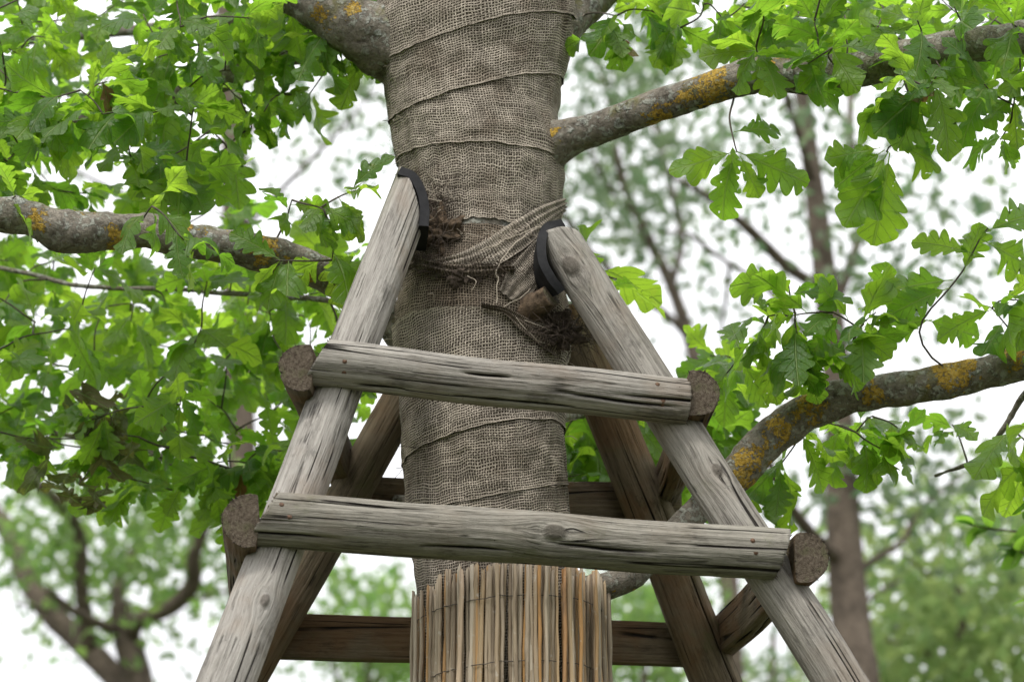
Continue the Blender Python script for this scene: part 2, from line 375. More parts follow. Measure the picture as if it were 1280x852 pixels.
# smooth the interpolated profile
_zz = np.linspace(-.05, _sz[-1], 900); _cc, _rr = trunk_cr(_zz); _k = np.hanning(15); _k /= _k.sum()
_cc = np.convolve(np.pad(_cc, 7, 'edge'), _k, 'valid'); _rr = np.convolve(np.pad(_rr, 7, 'edge'), _k, 'valid')
def trunk_cr(z): return np.interp(z, _zz, _cc), np.interp(z, _zz, _rr)
def trunk_pt(th, z, off=0.0):                            # th: angle from the camera-facing side, + to the right
    th, z = np.broadcast_arrays(np.asarray(th, float), np.asarray(z, float)); c, r = trunk_cr(z)
    q = np.stack([np.sin(th) * 1.6, np.cos(th) * 1.6, z * 4], -1)
    q2 = np.stack([np.sin(th) * 4.5, np.cos(th) * 4.5, z * 22], -1)
    r = r * (1 + .022 * noise3(q)) + .0035 * fbm(q2, 2) + off
    return np.stack([c + r * np.sin(th), TC[1] - r * np.cos(th), z], -1)
def pix_th(px, py):
    z = P(px, py, TC[1] - .1)[2]
    for _ in range(4):
        c, r = trunk_cr(z); x = P(px, py, TC[1])[0]
        s = np.clip((x - c) / r, -.98, .98); th = math.asin(s); z = P(px, py, TC[1] - r * math.cos(th))[2]
    return th, z
th = np.linspace(-np.pi, np.pi, 160, endpoint=False); zs = np.concatenate([np.linspace(-.05, 2.7, 50), np.linspace(2.72, 3.9, 170), np.linspace(3.92, _zz[-1], 30)])
TH, ZZ = np.meshgrid(th, zs); V = trunk_pt(TH, ZZ)
v0 = V.reshape(-1, 3); trunk = par(mk('trunk', v0, grid_faces(len(zs), len(th), True), M['bark'], attrs={'lichen': np.zeros(len(v0))}), oak)

# ------------------------------------------------------------------ burlap bands
burlap = empty('burlap_wrap', (TC[0], TC[1], 2.6), 'frayed brown burlap strips wound round the oak trunk', 'burlap')
def seam(pts):
    q = np.array([pix_th(*p) for p in pts]); t, z = q[:, 0], q[:, 1]
    if len(pts) < 4: A = np.stack([np.ones_like(t), np.sin(t)], 1); c = np.linalg.lstsq(A, z, rcond=None)[0]; return lambda a: c[0] + c[1] * np.sin(a)
    A = np.stack([np.ones_like(t), np.sin(t), np.cos(t)], 1); A2 = np.vstack([A, [0, 0, .15]]); c = np.linalg.lstsq(A2, np.append(z, 0), rcond=None)[0]
    return lambda a: c[0] + c[1] * np.sin(a) + c[2] * np.cos(a)
S0 = seam([(485, 80), (560, 45), (640, 22), (705, 18)]); S1 = seam([(492, 150), (561, 117), (629, 102), (685, 92)])
S2 = seam([(502, 197), (561, 181), (629, 180), (695, 196)]); S3 = seam([(520, 285), (600, 288), (690, 292)])
S4 = seam([(505, 400), (560, 386), (605, 385), (690, 415)]); S5 = seam([(514, 572), (578, 538), (663, 527), (697, 527)])
S6 = seam([(520, 640), (575, 628), (640, 615), (704, 604)])
def band(lo, hi, off, mat, edge_lo=True, edge_hi=False, flare=.0009, ns=46, seed=0, ragged=0.0):
    th = np.linspace(-np.pi, np.pi, 220, endpoint=False); s = (np.linspace(0, 1, ns) ** 1.6)[:, None]
    zl = lo(th)[None] + .0025 * noise3(np.stack([np.sin(th) * 6, np.cos(th) * 6, th * 0 + seed], -1))[None]
    zl = zl + ragged * noise3(np.stack([np.sin(th) * 9, np.cos(th) * 9, th * 0 + seed], -1))[None]
    zh = hi(th)[None]
    z = zl * (1 - s) + zh * s; T = np.repeat(th[None], ns, 0)
    d = (z - zl); wr = .0028 * fbm(np.stack([np.sin(T) * 3, np.cos(T) * 3 + seed, z * 30], -1), 3)
    # diagonal pull wrinkles
    wr = .6 * wr + .0007 * np.sin(40 * z + 6 * T + 6 * noise3(np.stack([np.sin(T) * 2, np.cos(T) * 2, z * 6 + seed], -1)))
    o_ = off + wr * np.clip(d / .02, .3, 1) + flare * np.exp(-d / .006) + (flare * np.exp(-(zh - z) / .006) if edge_hi else 0)
    V = trunk_pt(T, z, o_); _, r = trunk_cr(z)
    uv = np.stack([T * .145, d * np.ones_like(T) + seed * .37], -1)
    ed = np.exp(-(d / .0019) ** 2) * (1 if edge_lo else 0) + (np.exp(-((zh - z) / .0019) ** 2) if edge_hi else 0)
    f = grid_faces(ns, len(th), True)
    return par(mk('burlap_strip', V.reshape(-1, 3), f, mat, uv=uv.reshape(-1, 2), attrs={'edge': np.clip(ed, 0, 1).ravel()}), burlap)
up = lambda f, d: (lambda a: f(a) + d)
band(S0, up(S0, .62), .0105, M['weave'], seed=1)
band(S1, up(S0, .03), .008, M['weave'], seed=2)
band(S2, up(S1, .03), .0052, M['weave'], seed=3)
band(S3, up(S2, .03), .0025, M['weave'], seed=4, ragged=.006)
band(up(S4, -.03), up(S3, -.012), .002, M['weave_dark'], edge_lo=False, seed=5)
band(S5, S4, .0065, M['weave'], edge_hi=True, seed=6)
band(S6, up(S5, .03), .0042, M['weave'], seed=7)
band(up(S6, -.33), up(S6, .03), .002, M['weave'], seed=8)

def thread(pts, r=.0009, parent=burlap, mat='thread', n=24, name='loose_thread', wob=.0):
    p = catmull(pts, n)
    if wob: p = p + wob * np.stack([noise3(p * 60 + k * 9) for k in range(3)], -1)
    v, f = tube(p, r, 5); return par(mk(name, v, f, M[mat]), parent)
def on(px, py, off=.012):
    t, z = pix_th(px, py); return trunk_pt(t, z, off)
# twisted scarf of burlap from upper right down to the left, as a pleated ribbon
def ribbon(name, pts, w0, w1, mat, off=.012, pleat=5, seed=0, tw=.0035):
    n, m = 70, 26; c = catmull([on(x, y, off) for x, y in pts], n)
    T = np.gradient(c, axis=0); T /= np.linalg.norm(T, axis=1)[:, None]
    out_ = c - np.stack([trunk_cr(c[:, 2])[0], np.full(n, TC[1]), c[:, 2]], -1); out_ /= np.linalg.norm(out_, axis=1)[:, None]
    B = np.cross(T, out_); wid = np.interp(np.linspace(0, 1, n), np.linspace(0, 1, len(w0)), w0)
    s = np.linspace(-1, 1, m); V = np.zeros((n, m, 3)); uv = np.zeros((n, m, 2))
    for i in range(n):
        z = .55 * tw * np.cos(s * math.pi / 2) + tw * np.sin(pleat * s * 2 + 3 * noise3(np.array([i * .04, s[0] + seed, 1.]))) * (.4 + .6 * (1 - wid[i] / max(w0)))
        V[i] = c[i] + B[i] * (s * wid[i])[:, None] + out_[i] * z[:, None]; uv[i, :, 0] = i / n * w1; uv[i, :, 1] = s * .05
    e = np.tile(np.exp(-((1 - np.abs(s)) / .06) ** 2), n)
    return par(mk(name, V.reshape(-1, 3), grid_faces(n, m, False), mat, uv=uv.reshape(-1, 2), attrs={'edge': e}), burlap)
ribbon('twisted_strip', [(700, 256), (672, 274), (640, 300), (608, 322), (570, 334), (532, 336)], [.012, .02, .026, .026, .018, .008], .28, M['weave'], seed=1)
ribbon('twisted_strip', [(690, 300), (672, 322), (650, 350), (632, 372)], [.022, .03, .03, .016], .2, M['weave'], .008, 4, 3)
ribbon('twisted_strip', [(515, 326), (545, 336), (590, 342), (640, 340)], [.012, .010, .012, .006], .2, M['weave_dark'], .014, 3, 7, .006)
ribbon('twisted_strip', [(603, 386), (630, 392), (655, 410), (690, 432)], [.004, .007, .016, .03], .2, M['weave_dark'], .014, 4, 9)
for k, pts in enumerate([[(668, 287), (650, 300), (634, 316), (622, 338), (620, 352)], [(676, 284), (655, 292), (628, 306), (600, 320)], [(622, 350), (621, 366), (620, 384)], [(560, 262), (541, 276), (529, 296)],
          [(627, 388), (644, 378), (658, 364)], [(640, 400), (648, 412), (664, 428), (700, 440)], [(650, 404), (672, 414), (700, 424)], [(546, 240), (530, 256), (527, 262)], [(588, 350), (597, 358), (594, 368)]]):
    thread([on(x, y, .018 + .003 * (j % 2)) for j, (x, y) in enumerate(pts)], .0010 if k < 3 else .0007, wob=.003)
# frayed ends standing off the silhouette and seams
for k in range(90):
    side = random.choice([-1, 1]); t = side * random.uniform(.9, 1.9) if k < 55 else random.uniform(-1, 1)
    sm = random.choice([S0, S1, S2, S3, S4, S5, S6]); z = sm(np.array(t)) + random.gauss(0, .01)
    p = trunk_pt(t, z, .008); o_ = nrm(p - np.array([trunk_cr(z)[0], TC[1], z])); L = random.uniform(.006, .022)
    q = p + o_ * L * .7 + np.array([random.gauss(0, 1), random.gauss(0, 1), random.gauss(-.3, 1)]) * L * .5
    thread([p - o_ * .004, (p + q) / 2 + rng.normal(size=3) * L * .15, q], .0006, n=6, name='frayed_thread', mat=random.choice(['thread', 'net']))

# ragged dark netting lump and bark burls
def lump(name, c, rad, mat, parent, amp=.4, sc=30, seed=0, n=40, stretch=(1, 1, 1), cloth=False):
    a = np.linspace(0, np.pi, n); b = np.linspace(0, 2 * np.pi, 2 * n, endpoint=False); A, B_ = np.meshgrid(a, b, indexing='ij')
    d = np.stack([np.sin(A) * np.cos(B_), np.sin(A) * np.sin(B_), np.cos(A)], -1)
    r = rad * (1 + amp * fbm(d * rad * sc * np.array(stretch) + seed, 4)); v = c + d * r[..., None] * np.array(stretch)
    uv = np.stack([B_ * .05, A * .05], -1)
    return par(mk(name, v.reshape(-1, 3), grid_faces(n, 2 * n, True), mat, uv=uv.reshape(-1, 2), attrs={'lichen': np.zeros(v.size // 3), 'edge': np.zeros(v.size // 3)}), parent)
lump('bark_burl', on(556, 290, -.006), .036, M['bark_brown'], oak, .6, 60, 3, 50, (1.1, .8, 1.1))
lump('bark_burl', on(522, 306, -.008), .03, M['bark_brown'], oak, .6, 60, 9, 40, (1, .8, 1.5))
lump('torn_netting', on(690, 418, .004), .036, M['net'], burlap, .75, 55, 5, 60, (1.05, .8, .85))
lump('torn_netting', on(586, 348, .0), .018, M['net'], burlap, .9, 90, 15, 44, (1.4, .7, .9))
lump('torn_netting', on(536, 252, .0), .022, M['net'], burlap, .8, 80, 25, 44, (1.1, .8, .9))
def fibres(px, py, sx, sy, n, off, mat, L=.022):
    V, F, nv = [], [], 0
    for k in range(n):
        c = on(px + random.gauss(0, sx), py + random.gauss(0, sy), off * random.uniform(.2, 1.2)); q = c + rng.normal(size=3) * np.array([1, .6, .8]) * L + np.array([0, -.004, -.006])
        v, f = tube(catmull([c - (q - c) * .3, c, (c + q) / 2 + rng.normal(size=3) * L * .3, q], 7), .0006, 3); V.append(v); F += [[w_ + nv for w_ in ff] for ff in f]; nv += len(v)
    o = par(mk('fibre_clump', np.vstack(V), F, M[mat]), burlap); o['kind'] = 'stuff'
for a_ in [(690, 418, 15, 12, 160, .04, 'net'), (545, 262, 16, 16, 130, .025, 'net'), (530, 322, 16, 10, 110, .025, 'net'), (580, 338, 30, 6, 110, .02, 'net'), (556, 300, 14, 16, 70, .03, 'net', .014), (684, 408, 14, 8, 60, .035, 'net', .010), (545, 255, 16, 16, 40, .03, 'thread', .016), (640, 296, 40, 5, 60, .02, 'thread', .012), (600, 345, 30, 14, 60, .014, 'net', .014)]: fibres(*a_)
# sawn branch stub
sa, sb = on(655, 392, -.03), on(669, 378, .042)
p = catmull([sa, (sa + sb) / 2, sb], 14); v, f = tube(p, np.linspace(.028, .021, 14), 24, True, .18, 60, .001)
mi = np.zeros(len(f)); mi[-1] = 1; lo = v - sb
par(mk('branch_stub', v, f, [M['bark_brown'], M['end']], attrs={'lichen': np.zeros(len(v)), 'grain': np.stack([lo[:, 0], lo[:, 2], lo[:, 1]], -1), 'crack': np.zeros(len(v))}, midx=mi), oak)

# ------------------------------------------------------------------ timber support frame
frame = empty('timber_support_frame', (TC[0], TC[1], 0), 'weathered grey timber support frame of four leaning poles and nailed half-round rails', 'tree support')
def log(name, A, B, r0, r1, outward, mat, half=False, zsamp=None, sA=0.0, sB=0.0, knots=(), cracks=6, ns=112, seed=0, capA=True, capB=True, splinter=0.0, flat=-.28, yflat=0):
    A = np.asarray(A, float); B = np.asarray(B, float); L = np.linalg.norm(B - A); ez = (B - A) / L
    ex = nrm(outward - ez * (np.asarray(outward) @ ez)); ey = np.cross(ez, ex); rs = random.Random(seed)
    t = np.linspace(0, 1, 170) if zsamp is None else np.asarray(zsamp); ph = np.linspace(0, 2 * np.pi, ns, endpoint=False)
    r = (r0 + (r1 - r0) * t)[:, None]; PH = np.repeat(ph[None], len(t), 0)
    q = np.stack([np.cos(PH) * 1.3 + seed * 3.1, np.sin(PH) * 1.3, (t * L * 3)[:, None] * np.ones_like(PH)], -1)
    rr = r * (1 + .045 * noise3(q) + .018 * noise3(q * np.array([3, 3, 2.]))) + .0009 * fbm(np.stack([np.cos(PH) * 14 + seed, np.sin(PH) * 14, (t * L * 4)[:, None] * np.ones_like(PH)], -1), 2)
    x = rr * np.cos(PH); y = rr * np.sin(PH)
    if half: x = np.where(x < flat * r, flat * r + .12 * (x - flat * r), x)
    zb = t[:, None] * L * np.ones_like(PH)
    kn = np.zeros_like(PH); gx = x.copy(); gy = y.copy(); bump = np.zeros_like(PH)
    for (kphi, kt, kr) in knots:
        du = ((PH - kphi + np.pi) % (2 * np.pi) - np.pi) * r; dz = zb - kt * L
        rho = np.sqrt((du * 1.15) ** 2 + (dz * .8) ** 2); k = np.exp(-(rho / kr) ** 2); kn = np.maximum(kn, k)
        # push the grain apart so that it flows round the knot
        s = np.exp(-((np.abs(dz) / (3.2 * kr)) ** 2)) * np.exp(-np.abs(du) / (3.5 * kr)); sh = np.sign(du) * kr * 1.2 * s * (1 - k)
        gx += np.sin(PH) * sh; gy -= np.cos(PH) * sh; bump += .004 * k - .003 * np.exp(-((rho - 1.15 * kr) / (.25 * kr)) ** 2)
    cr = np.zeros_like(PH)
    for _ in range(cracks):
        c0 = rs.uniform(0, 2 * np.pi); t0 = rs.uniform(-.1, .8); ln = rs.uniform(.12, .45) if zsamp is None else rs.uniform(.06, .2)
        if zsamp is not None: t0 = rs.uniform(zsamp[3], 1) - ln / 2
        wv = noise3(np.stack([t * L * 5, t * 0 + seed, t * 0 + c0], -1))[:, None] * .10 + noise3(np.stack([t * L * 25, t * 0 + seed, t * 0 + c0], -1))[:, None] * .025
        du = ((PH - c0 - wv + np.pi) % (2 * np.pi) - np.pi) * r; tp = np.clip((t - t0) / ln, 0, 1)[:, None]; env = np.sin(np.pi * tp) ** .5
        cr = np.maximum(cr, np.exp(-(du / (.0026)) ** 2) * env)
    rad = 1 - (cr * .006 - bump) / r
    bw = (np.sin(np.pi * t) * np.minimum(1, t * 9))[:, None]; bx = .007 * noise3(np.stack([t * L * 2.6 + seed, t * 0, t * 0], -1))[:, None] * bw; by = .010 * noise3(np.stack([t * L * 2.6, t * 0 + seed, t * 0 + 5], -1))[:, None] * bw
    x2, y2 = x * rad + bx, y * rad + by
    za = sA * y2 - splinter * np.abs(noise3(np.stack([x2 * 160, y2 * 160, x2 * 0 + seed], -1))) * (1 if splinter else 0)
    wB = np.clip((t * L - (L - .22)) / .22, 0, 1)[:, None]; wA = np.clip(1 - t * L / .22, 0, 1)[:, None]; Z = zb + za * wA + sB * y2 * wB
    v = np.stack([x2, y2, Z], -1).reshape(-1, 3); gr = np.stack([gx, gy, zb], -1).reshape(-1, 3)
    f = grid_faces(len(t), ns, True).tolist(); mi = [0] * len(f); cra = cr.ravel(); kna = kn.ravel()
    def cap(ring, flip, z0):
        nonlocal v, gr, f, mi, cra, kna
        prev = ring
        for sc_ in (.97, .7, .4, .12):
            pts = v[ring].copy(); cen = pts.mean(0); pts = cen + (pts - cen) * sc_; pts[:, 2] += .0015 * noise3(pts * 90) + (.0022 if flip else -.0022) * 0
            idx = np.arange(len(v), len(v) + ns); v = np.vstack([v, pts]); g2 = pts.copy(); gr = np.vstack([gr, g2]); cra = np.append(cra, np.zeros(ns)); kna = np.append(kna, np.zeros(ns))
            for k in range(ns):
                q_ = [prev[k], prev[(k + 1) % ns], idx[(k + 1) % ns], idx[k]]; f.append([int(w_) for w_ in (q_[::-1] if flip else q_)]); mi.append(1)
            prev = idx
        f.append([int(w_) for w_ in (prev[::-1] if flip else prev)]); mi.append(1)
    if capA: cap(np.arange(ns), True, 0)
    if capB: cap(np.arange((len(t) - 1) * ns, len(t) * ns), False, L)
    o = mk(name, v, f, [mat, M['end']], attrs={'grain': gr, 'crack': cra, 'knot': kna}, midx=mi)
    mw = Matrix([[ex[0], ey[0], ez[0], A[0]], [ex[1], ey[1], ez[1], A[1]], [ex[2], ey[2], ez[2], A[2]], [0, 0, 0, 1]])
    o.parent = frame; o.matrix_parent_inverse = Matrix.Translation(-frame.location); o.matrix_basis = mw
    if half:
        for ring, sg in ((np.arange(ns), -1), (np.arange((len(t) - 1) * ns, len(t) * ns), 1)):
            fv, ff = [], []
            for _ in range(34):
                k = rs.randrange(ns); a_ = v[ring[k]].copy()
                if half and a_[0] < 0 and rs.random() < .6: continue
                on_ = np.array([a_[0], a_[1], 0.]); on_ /= np.linalg.norm(on_); ll = rs.uniform(.002, .008); w_ = np.array([-on_[1], on_[0], 0]) * rs.uniform(.0006, .0016)
                b_ = a_ - on_ * .002; tip = a_ + on_ * ll * .6 + np.array([0, 0, sg * ll * .7]) + w_ * rs.uniform(-2, 2); q0 = len(fv)
                fv += [b_ - w_, b_ + w_, b_ - np.array([0, 0, sg * .003]), tip]; ff += [[q0, q0 + 1, q0 + 3], [q0 + 1, q0 + 2, q0 + 3], [q0 + 2, q0, q0 + 3]]
            fr = mk('splinter_fringe', fv, ff, M['net'], o); fr['kind'] = 'stuff'
    return o

class Leg:                                               # a straight pole from the ground to its top
    def __init__(s, top, low, r):
        d = (np.asarray(low) - top) / (top[2] - low[2]); s.top = np.asarray(top); s.d = d; s.r = r; s.foot = s.top + d * (top[2] + .03)
    def at_z(s, z): return s.top + s.d * (s.top[2] - z)
    def at_py(s, py):
        a, b = 0., s.top[2]
        for _ in range(50):
            m = (a + b) / 2
            if proj(s.at_z(m))[1] > py: a = m
            else: b = m
        return s.at_z((a + b) / 2)
FL = Leg(pv(511, 252, -.165), pv(283, 852, -.36), .0395)
FR = Leg(pv(698, 299, -.165), pv(1048, 852, -.36), .038)
BL = Leg(pv(545, 424, .17), pv(305, 852, .33), .036)
BR = Leg(pv(708, 384, .17), pv(895, 852, .33), .0425)
lz = np.concatenate([np.linspace(0, .68, 20), np.linspace(.69, 1, 190)])
def leg_log(Lg, mat, seed, sB, knots=(), cracks=9, out=None):
    return log('pole', Lg.foot, Lg.top, Lg.r * 1.42, Lg.r, -EY if out is None else out, mat, zsamp=lz, sB=sB, knots=knots, cracks=cracks, seed=seed)
def tpar(Lg, py): p = Lg.at_py(py); return np.linalg.norm(p - Lg.foot) / np.linalg.norm(Lg.top - Lg.foot)
leg_log(FL, M['wood_pale'], 1, -1.5, [(.25, tpar(FL, 762), .010)])
leg_log(FR, M['wood'], 2, -.35, [(-.55, tpar(FR, 342), .017), (.1, tpar(FR, 602), .011)])
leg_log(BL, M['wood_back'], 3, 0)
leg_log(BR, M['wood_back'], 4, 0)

def rail(La, Lb, pya, pyb, out, r, mat, xa, xb, seed, sA=0., sB=0., knots=(), splinter=0., cracks=6, sgn=1, ends='px', extra=0.0):
    a, b = La.at_py(pya), Lb.at_py(pyb); d = nrm(b - a); o_ = nrm(np.asarray(out) - d * (np.asarray(out) @ d))
    h = .28 * r
    rl = lambda Lg, q: Lg.r * (1.42 - .42 * np.linalg.norm(q - Lg.foot) / np.linalg.norm(Lg.top - Lg.foot)) * .95
    a2, b2 = a + o_ * (rl(La, a) + h + extra), b + o_ * (rl(Lb, b) + h + extra)
    d = nrm(b2 - a2)
    if ends == 'px':                                     # lengthen to the pixel columns where the rail ends
        def tox(p, x):
            lo_, hi_ = -1.5, 1.5
            for _ in range(50):
                m = (lo_ + hi_) / 2
                if proj(p + d * m)[0] < x: lo_ = m
                else: hi_ = m
            return p + d * lo_
        A, B = tox(a2, xa), tox(b2, xb)
    else: A, B = a2 - d * xa, b2 + d * xb
    return log('rail', A, B, r, r * .97, o_, mat, True, sA=sA, sB=sB, knots=knots, cracks=cracks, seed=seed, splinter=splinter)
# half-round rails: front pair, back pair, and the side pair whose sawn ends face the path
RU = rail(FL, FR, 470, 514, -EY, .0405, M['wood'], 396, 857, 11, sA=-.5, sB=.0, cracks=9)
RL_ = rail(FL, FR, 663, 704, -EY, .0435, M['wood_green'], 330, 976, 12, sA=-.55, sB=-.30, knots=[(.0, .545, .016)], splinter=.008, cracks=8)
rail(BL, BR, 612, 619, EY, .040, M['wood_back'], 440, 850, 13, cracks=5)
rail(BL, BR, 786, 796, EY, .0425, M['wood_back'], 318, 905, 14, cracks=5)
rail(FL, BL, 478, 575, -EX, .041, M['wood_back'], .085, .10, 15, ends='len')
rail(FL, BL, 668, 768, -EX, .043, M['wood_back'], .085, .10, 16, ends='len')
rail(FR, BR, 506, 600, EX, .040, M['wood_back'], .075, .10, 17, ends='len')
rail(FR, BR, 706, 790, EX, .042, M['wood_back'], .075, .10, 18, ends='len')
# rubber pads between pole tops and trunk
def pad(pts, wdt, thick, deps):
    n = 70; c = catmull([pv(x, y, v_) for (x, y), v_ in zip(pts, deps)], n); T = np.gradient(c, axis=0); T /= np.linalg.norm(T, axis=1)[:, None]
    B = np.tile(EY * .96 + np.array([.1, 0, -.1]), (n, 1)); B -= T * (B * T).sum(1)[:, None]; B /= np.linalg.norm(B, axis=1)[:, None]; N = np.cross(T, B)
    prof = [(-1, -1), (-.9, -1.2), (.9, -1.2), (1, -1), (1, 1), (.9, 1.2), (-.9, 1.2), (-1, 1)]
    V = np.stack([c + N * (a * thick / 2) + B * (b * wdt / 2) for a, b in prof], 1)
    f = grid_faces(n, 8, True).tolist() + [list(range(7, -1, -1)), list(range((n - 1) * 8, n * 8))]
    par(mk('rubber_pad', V.reshape(-1, 3), f, M['rubber'], smooth=False), frame)
pad([(500, 229), (514, 235), (524, 252), (529, 274), (528, 298)], .07, .018, [-.15, -.155, -.16, -.165, -.17])
pad([(697, 291), (682, 296), (675, 312), (676, 336), (684, 354), (693, 368)], .055, .018, [-.15, -.155, -.165, -.172, -.172, -.165])
# screws sunk in the rail ends
bpy.context.view_layer.update()
for ro, spots in ((RU, [(431, 451), (430, 466), (822, 480), (829, 500)]), (RL_, [(352, 630), (362, 645), (941, 675), (945, 690)])):
    mi_ = ro.matrix_world.inverted()
    for (x, y) in spots:
        d = Vector(ray(x, y)).normalized(); hit, loc_, no_, _i = ro.ray_cast(mi_ @ cam.location, (mi_.to_3x3() @ d).normalized())
        if not hit: continue
        a = np.array(loc_); nn = nrm(np.array(no_)); v, f = tube(np.array([a - nn * .012, a + nn * .0002]), .0042, 8); o = mk('screw', v, f, M['steel'], ro)

# ------------------------------------------------------------------ reed mat
mat_c = np.array([P(636, 780, 4.6)[0], 4.6, 0]); mat_r = .157
reedm = empty('reed_mat', (mat_c[0], mat_c[1], 0), 'split reed mat wired round the lower oak trunk', 'reed mat')
NR = 196
def reed_mesh(nm, L, r):
    z = np.concatenate([np.linspace(L - .30, L, 9)[::-1], [L * .6, 0]])[::-1]; n = len(z); th = np.linspace(0, 2 * np.pi, 6, endpoint=False)
    bend = np.stack([np.cumsum(rng.normal(0, .0009, n)), np.cumsum(rng.normal(0, .0009, n))], -1); bend -= bend[-3]
    rr = r * (1 + .12 * rng.normal(size=n)); rr[-1] *= rng.uniform(.6, 1.05)
    V = np.stack([np.stack([np.cos(th) * rr[i] + bend[i, 0], np.sin(th) * rr[i] + bend[i, 1], np.full(6, z[i])], -1) for i in range(n)])
    V[-1, :, 2] += rng.normal(0, .003, 6)
    f = grid_faces(n, 6, True).tolist() + [list(range((n - 1) * 6, n * 6))]
    me = bpy.data.meshes.new(nm); me.from_pydata(V.reshape(-1, 3).tolist(), [], f); me.materials.append(M['reed']); me.update()
    me.polygons.foreach_set('use_smooth', np.ones(len(f), bool)); return me
z_top = P(636, 702, 4.6 - mat_r)[2]
reed_meshes = [reed_mesh('reed', z_top, r_) for r_ in (.0026, .003, .0033, .0036, .0039, .0042, .0046, .003, .0034, .005)]
for k in range(NR + 90):
    if k < NR: a = 2 * math.pi * (k + random.uniform(-.2, .2)) / NR; rad = mat_r + random.gauss(0, .002)
    else: a = random.uniform(0, 2 * math.pi); rad = mat_r + .005 + random.gauss(0, .0015)
    o = link('reed', random.choice(reed_meshes), reedm)
    tilt = .010 * math.sin(a) + (random.gauss(0, .004)) - (.03 * random.random() if random.random() < .1 else 0) - (.012 if math.sin(a) < -.75 else 0)
    o.location = (rad * math.sin(a), -rad * math.cos(a), tilt - .004)
    o.rotation_euler = (random.gauss(0, .0013), random.gauss(0, .0013) - .0022, random.uniform(0, 6.3))
for zc in [P(636, 743, 4.43)[2], P(636, 825, 4.43)[2]] + [.5 + .3 * k for k in range(7)]:
    a = np.linspace(0, 2 * np.pi, 160); rad = mat_r + .0075 + .0018 * np.sin(a * 60) + .0008 * rng.normal(size=160)
    pth = np.stack([mat_c[0] + rad * np.sin(a), mat_c[1] - rad * np.cos(a), zc + .012 * np.sin(a) + .003 * noise3(np.stack([np.cos(a) * 5, np.sin(a) * 5, a * 0 + zc], -1))], -1)
    pth[-1] = pth[0]; v, f = tube(pth, .0008, 5); par(mk('binding_wire', v, f, M['wire']), reedm)

# ------------------------------------------------------------------ oak limbs
SKEL = []                                                # (point, branch object, radius)
LICHEN = [(890, 103, 34), (822, 146, 20), (860, 120, 16), (985, 62, 14), (1190, 462, 36), (1010, 508, 26), (975, 535, 22), (938, 572, 26), (928, 598, 18), (1270, 440, 24), (1095, 493, 18),
          (45, 272, 18), (150, 300, 22), (330, 312, 26), (372, 340, 22), (400, 18, 14), (440, 12, 14), (1085, 495, 12)]
def branch(pts, dia, bump=.13, ns=28, n=90, name='branch', samp=True, lich=True, parent=oak):
    """pts: (px, py, Y); dia in pixels at each point"""
    w3 = np.array([P(*p) for p in pts]); rad = np.array([d / 2 / ppm(q) for d, q in zip(dia, w3)])
    c = catmull(np.hstack([w3, rad[:, None]]), n); path, rr = c[:, :3], c[:, 3]
    path = path + .006 * np.stack([noise3(path * 9 + 5 * k) for k in range(3)], -1)
    v, f = tube(path, rr, ns, True, bump, 16, .0012)
    la = np.zeros(len(v))
    if lich:
        q = v - CAM; zc = q @ _f; X = 640 + FPX * (q @ _r) / zc; Yp = 426 - FPX * (q @ _u) / zc
        for (lx, ly, lr) in LICHEN: la = np.maximum(la, np.exp(-((X - lx) ** 2 + (Yp - ly) ** 2) / lr ** 2))
        la = np.maximum(la, np.clip(.85 * fbm(v * 13 + 3, 2) - .12, 0, .55))
    o = par(mk(name, v, f, M['bark'], attrs={'lichen': la}), parent)
    if samp:
        for k in range(4, n, 2): SKEL.append((path[k], o, rr[k]))
    return o
B_topL = branch([(590, 90, 4.62), (520, 60, 4.58), (455, 40, 4.55), (400, 8, 4.52), (340, -25, 4.5), (240, -80, 4.45), (100, -140, 4.4)], [175, 132, 82, 63, 56, 48, 40], .14)
B_topR = branch([(660, 70, 4.6), (700, 35, 4.62), (735, 5, 4.64), (790, -45, 4.66), (880, -120, 4.7), (1000, -200, 4.7)], [80, 56, 44, 40, 34, 26], .10)
B_R = branch([(640, 200, 4.58), (690, 184, 4.56), (724, 168, 4.54), (770, 154, 4.5), (830, 131, 4.45), (895, 107, 4.4), (960, 97, 4.38), (1040, 92, 4.35), (1110, 78, 4.32), (1200, 60, 4.3), (1290, 46, 4.28), (1450, 10, 4.25)], [70, 62, 44, 40, 40, 42, 44, 45, 46, 44, 42, 36])
B_RL = branch([(640, 740, 4.62), (720, 738, 4.6), (785, 722, 4.6), (848, 658, 4.62), (915, 598, 4.64), (950, 560, 4.64), (1000, 520, 4.62), (1060, 498, 4.6), (1150, 484, 4.57), (1230, 465, 4.55), (1300, 446, 4.52), (1450, 400, 4.5)], [46, 38, 34, 36, 44, 49, 48, 45, 43, 43, 42, 36], .17)
B_L = branch([(560, 440, 4.6), (500, 410, 4.6), (440, 366, 4.58), (380, 330, 4.54), (300, 310, 4.48), (230, 300, 4.44), (165, 288, 4.4), (90, 288, 4.36), (30, 270, 4.33), (-40, 262, 4.3), (-180, 240, 4.2)], [56, 50, 40, 43, 45, 42, 44, 52, 46, 44, 38], .26)
B_UL = branch([(430, 15, 4.6), (395, 50, 4.8), (340, 72, 4.9), (270, 105, 4.95), (190, 124, 5.0), (110, 148, 5.0), (40, 140, 5.0), (-60, 110, 5.0)], [40, 36, 34, 28, 24, 20, 16, 12], .16, 16)
B_BL = branch([(560, 420, 4.66), (470, 388, 4.85), (400, 376, 5.0), (240, 362, 5.2), (110, 358, 5.3), (0, 334, 5.4), (-140, 300, 5.5)], [16, 9, 7, 6, 6, 6, 5], .08, 10)
